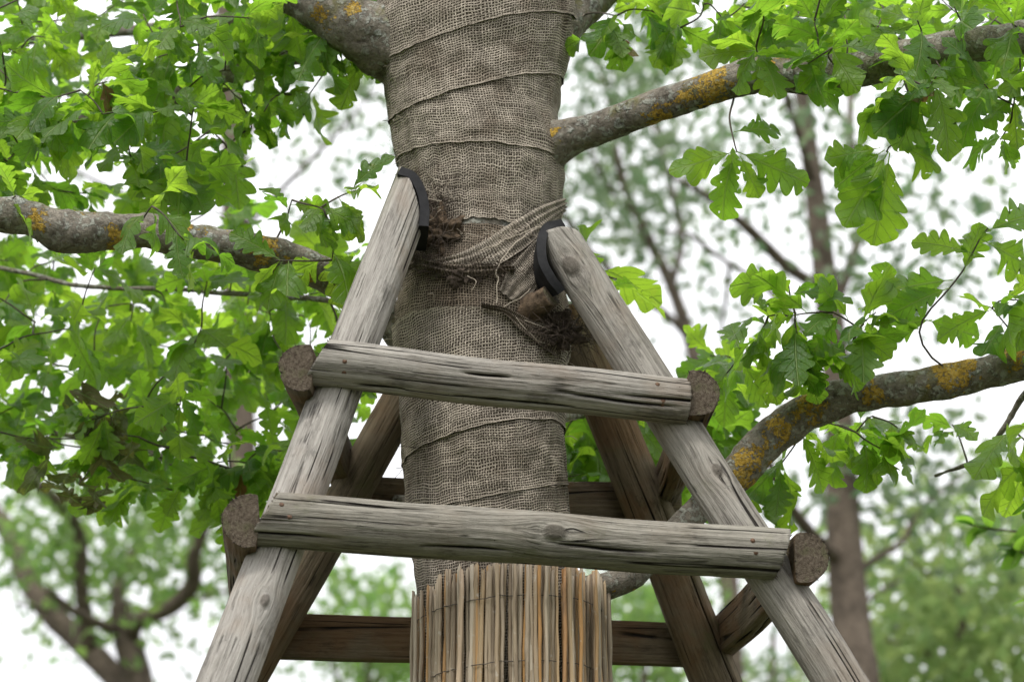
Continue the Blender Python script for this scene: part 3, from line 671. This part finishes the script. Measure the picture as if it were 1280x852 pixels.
B_BL2 = branch([(560, 640, 4.66), (480, 622, 4.9), (400, 612, 5.1), (320, 602, 5.3), (245, 592, 5.4), (160, 552, 5.5), (60, 540, 5.6)], [22, 16, 14, 11, 10, 8, 6], .08, 10)
B_up1 = branch([(600, 120, 4.7), (540, 70, 4.9), (460, 25, 5.2), (330, 20, 5.6), (150, 40, 5.8), (-100, 60, 6.0)], [40, 34, 24, 18, 14, 10], .1, 14)
B_back = branch([(640, 520, 4.7), (700, 520, 5.0), (780, 500, 5.3), (900, 470, 5.6), (1000, 450, 5.9)], [24, 18, 14, 10, 7], .1, 12)
B_thin = branch([(1330, 452, 4.55), (1280, 490, 4.7), (1250, 540, 4.75), (1225, 575, 4.8), (1170, 594, 4.85)], [10, 8, 7, 6, 4], .1, 8, 40)

# ------------------------------------------------------------------ oak leaves
def oak_leaf_mesh(name, seed, lobes=4, droop=.25, fold=.15, curl=.1, mat='leaf', wid=.62):
    rs = np.random.default_rng(seed); n = 8 * lobes + 1
    t = np.linspace(0, 1, n); env = (np.sin(np.pi * (.03 + .95 * t) ** 1.35) ** .8) * wid * .5
    rows = []
    for s in (-1, 1):
        lob = np.abs(np.cos(np.pi * (lobes * t - .5 + rs.uniform(-.12, .12)))) ** .52
        dep = np.clip(.66 + .08 * rs.normal(), .52, .78) * (.5 + .5 * np.sin(np.pi * t))
        amp = 1 + .10 * np.repeat(rs.normal(size=lobes + 1), 8)[:n]
        w_ = env * (1 - dep * (1 - lob)) * amp; w_[0] = .010
        tt = t + .085 * (lob - .45) * np.sin(np.pi * t); rows.append((w_, tt))
    V, UV = [], []
    tw = rs.uniform(-.3, .3); rf = rs.uniform(0, 6)
    def place(x, y, lo):
        z = fold * abs(x) * 1.0 - droop * y * y + curl * .12 * math.sin(9 * y + rf + (3 if x > 0 else 0)) * abs(x) * 4 + tw * x * y - curl * 1.2 * x * x
        return (x, y, z)
    for k in range(n):
        (wl, tl), (wr, tr) = rows
        for x, y in ((-wl[k], tl[k]), (-wl[k] * .5, (tl[k] + t[k]) / 2), (0, t[k]), (wr[k] * .5, (tr[k] + t[k]) / 2), (wr[k], tr[k])):
            V.append(place(x, y, 0)); UV.append((x / (wid * .5), y))
    f = grid_faces(n, 5, False).tolist()
    b = len(V)                                            # stalk
    for y, ww, z in ((.02, .011, .006), (-.06, .008, .004), (-.13, .010, .0)):
        V += [(-ww, y, z), (ww, y, z)]; UV += [(0, 0), (0, 0)]
    f += [[b, b + 1, b + 3, b + 2], [b + 2, b + 3, b + 5, b + 4]]
    me = bpy.data.meshes.new(name); me.from_pydata(V, [], f); me.materials.append(M[mat]); l = me.uv_layers.new(name='UVMap')
    li = np.empty(len(me.loops), np.int32); me.loops.foreach_get('vertex_index', li); l.data.foreach_set('uv', np.array(UV)[li].ravel())
    me.polygons.foreach_set('use_smooth', np.ones(len(f), bool)); me.update(); return me
LM = [oak_leaf_mesh('leaf', 100 + k, lobes=[4, 5, 5, 4, 4, 5, 5, 4, 5, 5][k], droop=[.15, .35, .25, .1, .5, .2, .4, .3, .05, .3][k], fold=[.2, .1, .3, .25, .15, .05, .35, .1, .2, .3][k], curl=[.6, 1, .4, 1.3, .8, 1.2, .5, .9, 1.4, .7][k], wid=[.66, .72, .62, .68, .74, .66, .64, .74, .68, .6][k]) for k in range(10)]
LDRY = [oak_leaf_mesh('leaf', 200 + k, 4, .9, .8, 3.0, 'leaf_dry', .7) for k in range(3)]
LBR = [oak_leaf_mesh('leaf', 210 + k, 3, .9, .9, 2.0, 'leaf_brown', .5) for k in range(2)]
LEAVES = []                                               # (mesh, matrix, branch)
def add_leaf(base, d, up, size, br, me=None):
    d = nrm(d); s = np.cross(d, up); s = nrm(s); n = np.cross(s, d)
    me = me or random.choice(LM); b = np.asarray(base) + d * size * .12
    LEAVES.append((me, np.array([[s[0] * size, d[0] * size, n[0] * size, b[0]], [s[1] * size, d[1] * size, n[1] * size, b[1]], [s[2] * size, d[2] * size, n[2] * size, b[2]], [0, 0, 0, 1]]), br))
def twig(path, r0, r1, br, n=10, ns=5):
    c = catmull(path, n); L = np.linalg.norm(c[-1] - c[0]); c[1:-1] += .03 * L * np.stack([noise3(c * 14 + 7 * k) for k in range(3)], -1)[1:-1]
    v, f = tube(c, np.linspace(r0, r1, n), ns); o = mk('twig', v, f, M['twig']); o.parent = br; o.matrix_parent_inverse = br.matrix_world.inverted() if False else Matrix.Translation(-oak.location)
    o.matrix_parent_inverse = Matrix.Translation((0, 0, 0))
    return c
def rosette(p, d, br, n=None, size=None, face=.5, droop=.35):
    n = n or random.randint(4, 8); size = size or random.uniform(.078, .118); d = nrm(d); a0 = random.uniform(0, 6.28)
    ref = nrm(np.cross(d, [.1, .2, 1])); r2 = np.cross(d, ref)
    for k in range(n):
        a = a0 + k * 2.4; rad = ref * math.cos(a) + r2 * math.sin(a)
        dd = nrm(rad * random.uniform(.7, 1.1) + d * random.uniform(.25, .9) + np.array([0, 0, -droop]) * random.uniform(.2, 1.6))
        tocam = nrm(CAM - p)
        upv = np.array([0, 0, 1.0]) * random.uniform(.5, 1) + rng.normal(size=3) * .38 + tocam * random.uniform(-.3, 1) * face
        add_leaf(p - d * random.uniform(0, .035), dd, upv, size * random.uniform(.65, 1.15), br)
SK = [(a, b, c) for a, b, c in SKEL]
def connect(pts, allowed=None, maxr=.0038):
    """join leaf-cluster points to the nearest limb or twig already there, nearest first"""
    pts = [np.asarray(p) for p in pts]; sk = [s for s in SK if allowed is None or s[1] in allowed]
    sp = np.array([s[0] for s in sk]); sb = [s[1] for s in sk]; sr = [s[2] for s in sk]; tips = []
    D = np.array([np.linalg.norm(sp - p, axis=1) for p in pts]); best = D.min(1); arg = D.argmin(1); todo = set(range(len(pts)))
    sp = list(sp)
    while todo:
        i = min(todo, key=lambda j: best[j]); todo.discard(i); a = sp[arg[i]]; br = sb[arg[i]]; L = best[i]
        mid = (a + pts[i]) / 2 + np.array([random.gauss(0, .08), random.gauss(0, .08), random.gauss(.05, .06)]) * L
        r0 = min(maxr, .0016 + .008 * L, max(sr[arg[i]] * .8, .0014)); c = twig([a, mid, pts[i]], r0, .0012, br, n=8 if L < .2 else 12)
        tips.append((pts[i], nrm(c[-1] - c[-3]), br))
        k0 = len(sp)
        for q in c[2:]: sp.append(q); sb.append(br); sr.append(.0026)
        new = np.array(sp[k0:])
        for j in todo:
            dd = np.linalg.norm(new - pts[j], axis=1); m = dd.argmin()
            if dd[m] + .015 < best[j]: best[j] = dd[m]; arg[j] = k0 + m
    return tips
HOLES = [(75, 205, 55, 26), (395, 165, 60, 55), (20, 460, 26, 40), (440, 130, 70, 60), (60, 590, 30, 30), (360, 200, 30, 30), (20, 680, 60, 60)]
def scatter(n, x0, x1, y0, y1, Ya, Yb, mind=26, inside=None):
    res, pxs = [], []; tries = 0
    while len(res) < n and tries < n * 60:
        tries += 1; x, y = random.uniform(x0, x1), random.uniform(y0, y1)
        if inside and not inside(x, y): continue
        if any(((x - a) / c) ** 2 + ((y - b) / d) ** 2 < 1 for a, b, c, d in HOLES): continue
        if any((x - a) ** 2 + (y - b) ** 2 < mind ** 2 for a, b in pxs): continue
        pxs.append((x, y)); res.append(P(x, y, random.uniform(Ya, Yb)))
    return res
def go(pts, allowed, **kw):
    for p, d, br in connect(pts, allowed): rosette(p, d, br, **kw)
# upper left: big leaves in focus, lower left: layer further back, all hanging from the left limbs
go(scatter(52, -60, 330, -30, 250, 4.35, 4.95, 30, lambda x, y: y < 265 - .18 * x or x < 200), [B_L, B_UL, B_topL], face=.45)
go(scatter(14, 330, 470, -20, 70, 4.5, 4.9, 28), [B_UL, B_topL])
go([P(445, 238, 4.42), P(405, 262, 4.4), P(365, 250, 4.45), P(230, 300, 4.3), P(190, 258, 4.3), P(20, 245, 4.3), P(345, 325, 4.38), P(415, 325, 4.45), P(385, 120, 4.75), P(330, 140, 4.7)], [B_L, B_UL], face=.7, n=4)
go(scatter(32, -40, 290, -30, 300, 5.1, 5.9, 28), [B_up1, B_UL])
go(scatter(72, -60, 430, 320, 600, 4.9, 5.7, 24, lambda x, y: y < 560 + (30 if 120 < x < 340 else -10) and x < 455 - .18 * (y - 320)), [B_BL, B_BL2, B_L], face=.5)
go(scatter(22, -40, 420, 320, 560, 5.7, 6.3, 30), [B_BL, B_BL2, B_up1])
go([P(170, 600, 5.2), P(215, 612, 5.2), P(260, 600, 5.15), P(305, 590, 5.1), P(330, 560, 5.1), P(290, 625, 5.2), P(120, 560, 5.3), P(60, 545, 5.3), P(20, 560, 5.3), P(370, 560, 5.1), P(350, 600, 5.2)], [B_BL2], face=.6)
# top right and right
go(scatter(20, 930, 1320, -40, 75, 4.2, 4.7, 30), [B_R]); go(scatter(12, 960, 1320, -30, 60, 4.8, 5.4, 30), [B_R, B_topR])
go([P(770, 20, 4.55), P(815, 14, 4.55), P(850, 35, 4.55), P(880, 5, 4.5), P(905, 25, 4.5), P(930, 5, 4.5), P(760, 45, 4.55), P(960, 30, 4.5), P(840, 0, 4.6)], [B_topR, B_R], face=.8, n=4)
go([P(1010, 80, 4.25), P(1120, 95, 4.2), P(1160, 110, 4.2), P(1110, 130, 4.25), P(1180, 90, 4.25), P(1230, 105, 4.25), P(1265, 140, 4.3), P(1250, 175, 4.35), P(1275, 95, 4.3), P(1040, 60, 4.25), P(1265, 30, 4.2)], [B_R], face=.8, n=5)
# two hanging sprays under the right limb
def spray(path, leaves, br, r=.0022):
    c = twig([P(*q) for q in path], r, .0014, br, n=14)
    for (bx, by, Y, ang, lpx, tilt) in leaves:
        b = P(bx, by, Y); s = ppm(b); a = R(ang); d = _r * math.cos(a) - _u * math.sin(a) + _f * tilt
        upv = -_f + _u * random.uniform(.2, .7) + _r * random.uniform(-.3, .3); add_leaf(b, d, upv, lpx / s * math.hypot(1, tilt), br)
spray([(916, 118, 4.4), (914, 150, 4.38), (921, 190, 4.36)], [(918, 190, 4.36, 165, 76, .1), (918, 195, 4.36, 108, 74, .15), (922, 190, 4.36, 22, 88, .1), (925, 195, 4.36, 62, 52, .1), (918, 165, 4.36, -12, 62, .5), (916, 180, 4.38, 92, 40, -.3)], B_R)
spray([(1130, 95, 4.3), (1140, 150, 4.26), (1108, 190, 4.25)], [(1110, 190, 4.25, 120, 96, .05), (1112, 192, 4.25, 98, 104, .05), (1100, 185, 4.25, 170, 62, .2), (1118, 180, 4.25, 20, 66, .3), (1130, 160, 4.25, -150, 50, .2), (1138, 150, 4.25, 50, 50, .2), (1105, 188, 4.25, 145, 70, .4)], B_R)
# spray over the right lower limb
go([P(985, 352, 4.45), P(985, 395, 4.45), P(1000, 430, 4.45), P(960, 395, 4.48), P(945, 430, 4.5), P(1040, 390, 4.45), P(1080, 405, 4.45), P(1065, 430, 4.5), P(1015, 450, 4.5), P(925, 450, 4.6), P(905, 470, 4.7), P(1095, 390, 4.5)], [B_RL], face=.5, n=5, droop=.35)
go([P(1272, 375, 4.4), P(1240, 385, 4.45), P(1300, 400, 4.4)], [B_RL], face=.5, n=4)
spray([(1190, 470, 4.55), (1150, 410, 4.5), (1200, 345, 4.48), (1235, 285, 4.45)], [(1218, 318, 4.46, -160, 70, .2), (1232, 290, 4.45, -25, 86, .3), (1228, 300, 4.45, 25, 84, .3), (1190, 350, 4.48, 175, 80, .2), (1186, 360, 4.48, 160, 70, -.2), (1205, 340, 4.47, -70, 60, .2), (1165, 400, 4.5, 175, 60, .3), (1158, 400, 4.5, 15, 66, .2)], B_RL)
go([P(1000, 540, 4.7), P(1070, 540, 4.75), P(1100, 560, 4.75), P(1130, 540, 4.75), P(1040, 530, 4.8), P(1090, 520, 4.75), P(970, 590, 4.75), P(1190, 530, 4.8), P(1270, 540, 4.7), P(1295, 560, 4.7), P(1280, 590, 4.75), P(950, 600, 4.8)], [B_RL, B_thin], face=.6, n=4, droop=.6)
# behind the frame
go([P(775, 350, 4.72), P(750, 335, 4.75)], [B_RL, B_back], face=.6, n=3)
go(scatter(20, 700, 890, 465, 620, 5.1, 5.8, 22) + scatter(10, 880, 930, 440, 600, 5.0, 5.5, 20) + scatter(6, 720, 800, 530, 610, 5.15, 5.4, 20), [B_back], face=.5, size=.10)
# withered bunch
bz = connect([P(132, 505, 5.0), P(120, 545, 5.0), P(145, 540, 5.0), P(102, 600, 4.95)], [B_BL, B_BL2])
for p, d, br in bz:
    for k in range(7):
        c = p + rng.normal(size=3) * np.array([.03, .03, .03]); add_leaf(c, nrm(rng.normal(size=3) + np.array([0, 0, -1.])), rng.normal(size=3), random.uniform(.04, .07), br, random.choice(LDRY))
for (x, y, Y) in [(8, 155, 4.4), (800, 45, 4.5), (1205, 108, 4.2), (135, 55, 4.4), (383, 115, 4.6), (290, 590, 5.1)]:
    q = P(x, y, Y); k = min(range(len(LEAVES)), key=lambda i: np.linalg.norm(LEAVES[i][1][:3, 3] - q)); br = LEAVES[k][2]
    add_leaf(LEAVES[k][1][:3, 3], rng.normal(size=3) * .5 + np.array([0, 0, -1]), rng.normal(size=3), .05, br, random.choice(LBR))
# the 300 leaves that show largest are objects; the rest one mass
score = []
for me, m, br in LEAVES:
    x, y, z = proj(m[:3, 3] + m[:3, 1] * .5); vis = 1 if (-20 < x < 1300 and -20 < y < 872) else 0
    fa = abs(nrm(m[:3, 2]) @ nrm(m[:3, 3] - CAM)); score.append(vis * (np.linalg.norm(m[:3, 1]) / z) ** 2 * (.15 + fa) / (1 + .6 * max(0, z - 4.9)))
order = np.argsort(-np.array(score)); rest = {}
for rank, i in enumerate(order):
    me, m, br = LEAVES[i]
    if rank < 300:
        o = link('leaf', me, br); o.matrix_basis = Matrix(m.tolist())
        if me in LDRY: o['label'] = 'withered olive brown leaf'
        if me in LBR: o['label'] = 'dead brown leaf'
    else: rest.setdefault(me.materials[0].name, []).append((me, m))
VV, FF, UU, MI, nv = [], [], [], [], 0; mats = []
for mname, lst in rest.items():
    mats.append(bpy.data.materials[mname])
    for me, m in lst:
        k = len(me.vertices); co = np.empty(k * 3); me.vertices.foreach_get('co', co); co = co.reshape(-1, 3)
        uvl = np.empty(len(me.loops) * 2); me.uv_layers[0].data.foreach_get('uv', uvl); li = np.empty(len(me.loops), np.int32); me.loops.foreach_get('vertex_index', li)
        uv = np.zeros((k, 2)); uv[li] = uvl.reshape(-1, 2)
        VV.append(co @ m[:3, :3].T + m[:3, 3]); UU.append(uv); fs = [[v_ + nv for v_ in p.vertices] for p in me.polygons]; FF += fs; MI += [len(mats) - 1] * len(fs); nv += k
fo = par(mk('foliage', np.vstack(VV), FF, mats, uv=np.vstack(UU), midx=MI), oak); fo['kind'] = 'stuff'

# ------------------------------------------------------------------ background trees
def far_tree(name, Y, trunk_px, dia, limbs, clumps, mat, label, leaf=.11, seed=0, group='trees beyond the oak', depth=2.5, dens=.6):
    rs = np.random.default_rng(seed); q0 = P(*trunk_px[0], Y); base = np.array([q0[0], q0[1] if len(q0) else Y, 0.]); base[1] = Y
    t = empty(name, tuple(base), label, 'tree', group)
    def limb(pts, d, nm, Yo=0.0):
        w3 = []
        for k, (x, y) in enumerate(pts): w3.append(P(x, y, Y + Yo * k / max(1, len(pts) - 1)))
        rad = np.array([a / 2 / ppm(q) for a, q in zip(np.interp(np.linspace(0, 1, len(pts)), np.linspace(0, 1, len(d)), d), w3)])
        if nm == 'trunk': w3 = [np.array([w3[0][0], Y, -.1]), np.array([w3[0][0], Y, w3[0][2] * .5])] + w3; rad = np.concatenate([[rad[0] * 1.5, rad[0] * 1.1], rad])
        c = catmull(np.hstack([np.array(w3), rad[:, None]]), 46); v, f = tube(c[:, :3] + .03 * np.stack([noise3(c[:, :3] * .9 + 5 * k) for k in range(3)], -1) * (nm != 'trunk'), np.maximum(c[:, 3], .008), 10, True, .12, 4)
        par(mk(nm, v, f, M['bark_far'], attrs={'lichen': np.zeros(len(v))}), t); return c
    limb(trunk_px, dia, 'trunk')
    for k, (pts, d) in enumerate(limbs): limb(pts, d, 'limb', (1 if k % 2 else -1) * depth * .4)
    V = []
    for (x, y, rx, ry, n) in clumps:
        m = max(1, int(n * dens) // 22); c0 = P(x, y, Y); s = ppm(c0)
        for _ in range(m):                                 # sprays of leaves inside the clump
            o_ = rs.normal(size=3) * .5; c = c0 + np.array([o_[0] * rx / s, o_[1] * depth * .6, o_[2] * ry / s])
            k = 22; l = c + rs.normal(size=(k, 3)) * np.array([.34, .34, .16]) * rs.uniform(.5, 1.1)
            V.append(l)
    C = np.vstack(V); k = len(C); d = rs.normal(size=(k, 3)); d[:, 2] -= .4; d /= np.linalg.norm(d, axis=1)[:, None]
    e = np.cross(d, rs.normal(size=(k, 3))); e /= np.linalg.norm(e, axis=1)[:, None]; sz = leaf * rs.uniform(.6, 1.3, size=(k, 1))
    nn = np.cross(d, e) * sz * .12
    W = np.stack([C - d * sz * .5, C + e * sz * .3 + nn, C + d * sz * .5, C - e * sz * .3 + nn], 1).reshape(-1, 3)
    F = np.arange(4 * k).reshape(-1, 4)
    par(mk('crown', W, F, M[mat], smooth=False, uv=np.zeros((4 * k, 2))), t)
    return t
far_tree('spreading_tree', 17, [(185, 1100), (182, 900), (172, 850), (158, 790), (150, 755)], [46, 44, 40, 34, 26],
    [([(160, 800), (178, 775), (215, 758), (240, 728), (243, 690), (262, 640), (270, 600)], [22, 20, 8]), ([(182, 900), (150, 850), (110, 805), (66, 762), (36, 720), (14, 670), (-20, 630)], [34, 30, 24]), ([(150, 790), (120, 778), (90, 762), (62, 738)], [14, 12, 8]),
     ([(150, 760), (148, 725), (172, 680), (205, 640), (225, 600)], [16, 12, 6]), ([(115, 810), (104, 740), (98, 670), (75, 630), (40, 600), (20, 560)], [20, 16, 8]), ([(215, 758), (250, 748), (290, 740)], [8, 5]), ([(66, 762), (40, 758), (22, 756)], [5, 3])],
    [(60, 640, 80, 40, 600), (120, 690, 70, 50, 800), (210, 680, 70, 40, 800), (170, 630, 90, 30, 700), (250, 720, 50, 40, 500), (30, 720, 40, 40, 250), (90, 720, 60, 30, 400), (200, 810, 60, 30, 160), (20, 640, 50, 40, 400), (160, 560, 140, 50, 600), (280, 650, 50, 40, 300)], 'far_b', 'spreading dark limbed tree with pale green leaves, left of the timber frame', .10, 1, dens=.42)
far_tree('forked_tree', 15, [(1085, 1100), (1074, 880), (1066, 790), (1056, 690), (1050, 560), (1044, 450), (1032, 350), (1022, 270), (1012, 190), (1002, 110), (994, 30), (985, -80)], [62, 58, 52, 46, 40, 36, 32, 28, 24, 22, 18, 14],
    [([(1036, 365), (990, 335), (940, 285), (890, 245), (840, 215)], [18, 13, 6]), ([(1040, 400), (1062, 330), (1078, 270), (1064, 180), (1066, 90), (1080, 10)], [14, 11, 7]), ([(1052, 700), (1015, 665), (975, 610), (955, 560)], [20, 14, 8]), ([(1064, 720), (1095, 700), (1130, 676), (1146, 640), (1190, 600), (1230, 580)], [10, 8, 4]),
     ([(1018, 230), (992, 150), (975, 100), (960, 60)], [12, 9, 5]), ([(1064, 760), (1095, 745), (1130, 720)], [7, 4]), ([(1006, 420), (960, 360), (900, 320), (860, 290), (830, 285)], [8, 6, 4]), ([(912, 330), (905, 380), (898, 420)], [6, 4])],
    [(1060, 300, 40, 40, 180), (1140, 160, 90, 60, 380), (1200, 260, 70, 50, 420), (1150, 330, 60, 50, 300), (960, 180, 60, 60, 300), (1060, 420, 60, 40, 160), (930, 250, 60, 50, 150), (1080, 600, 60, 60, 320), (1160, 560, 80, 50, 330), (960, 640, 40, 50, 160), (1100, 100, 90, 60, 160), (1000, 40, 80, 50, 180), (1050, 620, 20, 40, 130), (1250, 640, 50, 40, 200)], 'far_a', 'tall forked tree with bare grey brown trunk, right of the timber frame', .10, 2)
far_tree('leaning_tree', 19, [(925, 1100), (910, 700), (880, 500), (858, 410), (836, 350), (812, 300), (786, 245), (772, 200), (760, 120), (740, 40), (730, -80)], [28, 24, 20, 17, 15, 14, 12, 10, 8, 8, 6],
    [([(860, 420), (835, 395), (790, 360), (745, 318), (705, 265), (690, 220)], [12, 9, 6]), ([(840, 355), (850, 290), (830, 200), (800, 100), (780, 40)], [10, 8, 5]), ([(800, 270), (760, 230), (730, 170)], [6, 4])],
    [(760, 150, 70, 50, 800), (740, 220, 40, 40, 400), (810, 200, 60, 50, 650), (800, 90, 60, 50, 600), (880, 180, 50, 50, 330), (780, 300, 60, 30, 330), (740, 60, 40, 40, 350), (860, 60, 60, 50, 350), (720, 300, 30, 40, 200), (860, 270, 40, 40, 180), (900, 330, 40, 40, 120)], 'far_a', 'slim leaning tree with grey green leaves, behind the upper right limb', .105, 3)
far_tree('straight_tree', 17, [(318, 1100), (308, 820), (300, 500), (294, 300), (292, 180), (288, 100), (284, 20), (280, -100)], [42, 40, 36, 34, 32, 31, 30, 26],
    [([(294, 300), (350, 240), (420, 170), (470, 110)], [8, 6, 3]), ([(292, 200), (340, 130), (420, 60), (460, 20)], [8, 6, 3]), ([(296, 350), (230, 280), (120, 230), (50, 190)], [8, 6, 4])],
    [(450, 140, 40, 40, 330), (430, 200, 50, 40, 260), (460, 70, 40, 50, 240), (380, 130, 50, 60, 160), (100, 200, 80, 40, 180), (60, 230, 40, 40, 90), (400, 30, 60, 40, 160), (340, 210, 40, 40, 80)], 'far_a', 'straight grey trunked tree seen between the upper left oak leaves', .10, 4)
far_tree('bushy_tree', 17, [(1215, 1150), (1210, 950), (1205, 860), (1200, 760), (1195, 680)], [30, 28, 20, 12, 6],
    [([(1205, 850), (1150, 810), (1110, 800)], [8, 4]), ([(1204, 800), (1250, 760), (1300, 740)], [8, 4]), ([(1200, 760), (1160, 720), (1130, 690)], [6, 3])],
    [(1200, 640, 60, 30, 500), (1230, 700, 80, 40, 1300), (1170, 730, 80, 30, 1100), (1140, 790, 60, 30, 900), (1220, 780, 90, 40, 1600), (1180, 840, 120, 30, 1800), (1280, 830, 60, 50, 1200), (1280, 640, 40, 60, 600), (1120, 850, 50, 20, 500), (1240, 900, 120, 40, 1200)], 'far_c', 'airy bright green bushy tree behind the thin lower right twigs', .12, 5, dens=.34)
for (x, yy, Y, rx, ry, n, mt, nm, lb, sd) in [(455, 770, 22, 70, 45, 1800, 'far_b', 'round_tree', 'low round tree seen between the left poles', 6), (690, 800, 24, 60, 50, 1300, 'far_b', 'round_tree', 'low round tree behind the reed mat', 7), (800, 770, 20, 60, 40, 1400, 'far_b', 'round_tree', 'low round tree seen under the lower right limb stub', 8), (960, 800, 23, 50, 45, 500, 'far_a', 'thin_tree', 'sparse dark stemmed tree seen between the right poles', 9)]:
    far_tree(nm, Y, [(x, 1150), (x, 950), (x + 4, 860), (x + 8, 780)], [16, 14, 10, 6], [([(x, 900), (x - 30, 850), (x - 50, 800)], [6, 3]), ([(x, 880), (x + 30, 830), (x + 40, 780)], [6, 3])],
        [(x, yy, rx, ry, n // 2), (x - 30, yy + 40, rx, ry, n // 4), (x + 30, yy + 60, rx, ry, n // 2)], mt, lb, .12, sd)

# young tree with small oval leaves whose twigs reach in from the right
yt_b = P(1420, 1500, 6.2); yt = empty('young_tree', (yt_b[0], 6.2, 0), 'young tree with small oval lime green leaves on thin twigs, beside the bushy tree', 'tree')
v, f = tube(catmull([(yt_b[0], 6.2, -.05), (yt_b[0] - .02, 6.2, 1.2), P(1400, 850, 6.2), P(1380, 680, 6.2), P(1370, 560, 6.2)], 30), np.linspace(.03, .008, 30), 8); par(mk('trunk', v, f, M['twig']), yt)
def oval(name):
    t = np.linspace(0, 1, 7); ww = .27 * np.sin(np.pi * t) ** .8; V = []; UV = []
    for k in range(7):
        for s in (-1, 0, 1): V.append((s * ww[k], t[k], .18 * abs(s * ww[k]) - .15 * t[k] ** 2)); UV.append((s * 1.0, t[k]))
    me = bpy.data.meshes.new(name); me.from_pydata(V, [], grid_faces(7, 3, False).tolist()); me.materials.append(M['leaf_lime']); l = me.uv_layers.new(name='UVMap'); li = np.empty(len(me.loops), np.int32); me.loops.foreach_get('vertex_index', li); l.data.foreach_set('uv', np.array(UV)[li].ravel()); me.update(); return me
om = oval('leaf')
for pts in ([(1385, 690), (1330, 672), (1280, 665), (1235, 660), (1212, 655)], [(1390, 760), (1330, 720), (1285, 695), (1265, 680)], [(1375, 640), (1320, 610), (1290, 585), (1262, 600)], [(1395, 800), (1340, 760), (1290, 745)]):
    c = catmull([P(x, y, 6.2) for x, y in pts], 16); v, f = tube(c, np.linspace(.005, .0016, 16), 5); tw_ = par(mk('twig', v, f, M['twig']), yt)
    for k in range(15):
        i = min(15, int(random.triangular(4, 15, 15))); dd = nrm(rng.normal(size=3) + np.array([-.7, 0, -.1])); s = np.cross(dd, nrm(rng.normal(size=3) * .5 + np.array([0, -.4, 1]))); s = nrm(s); n_ = np.cross(s, dd); sz = random.uniform(.045, .07); b = c[i]
        o = link('leaf', om, yt); o.matrix_parent_inverse = Matrix.Translation(-yt.location)
        o.matrix_basis = Matrix([[s[0] * sz, dd[0] * sz, n_[0] * sz, b[0]], [s[1] * sz, dd[1] * sz, n_[1] * sz, b[1]], [s[2] * sz, dd[2] * sz, n_[2] * sz, b[2]], [0, 0, 0, 1]])
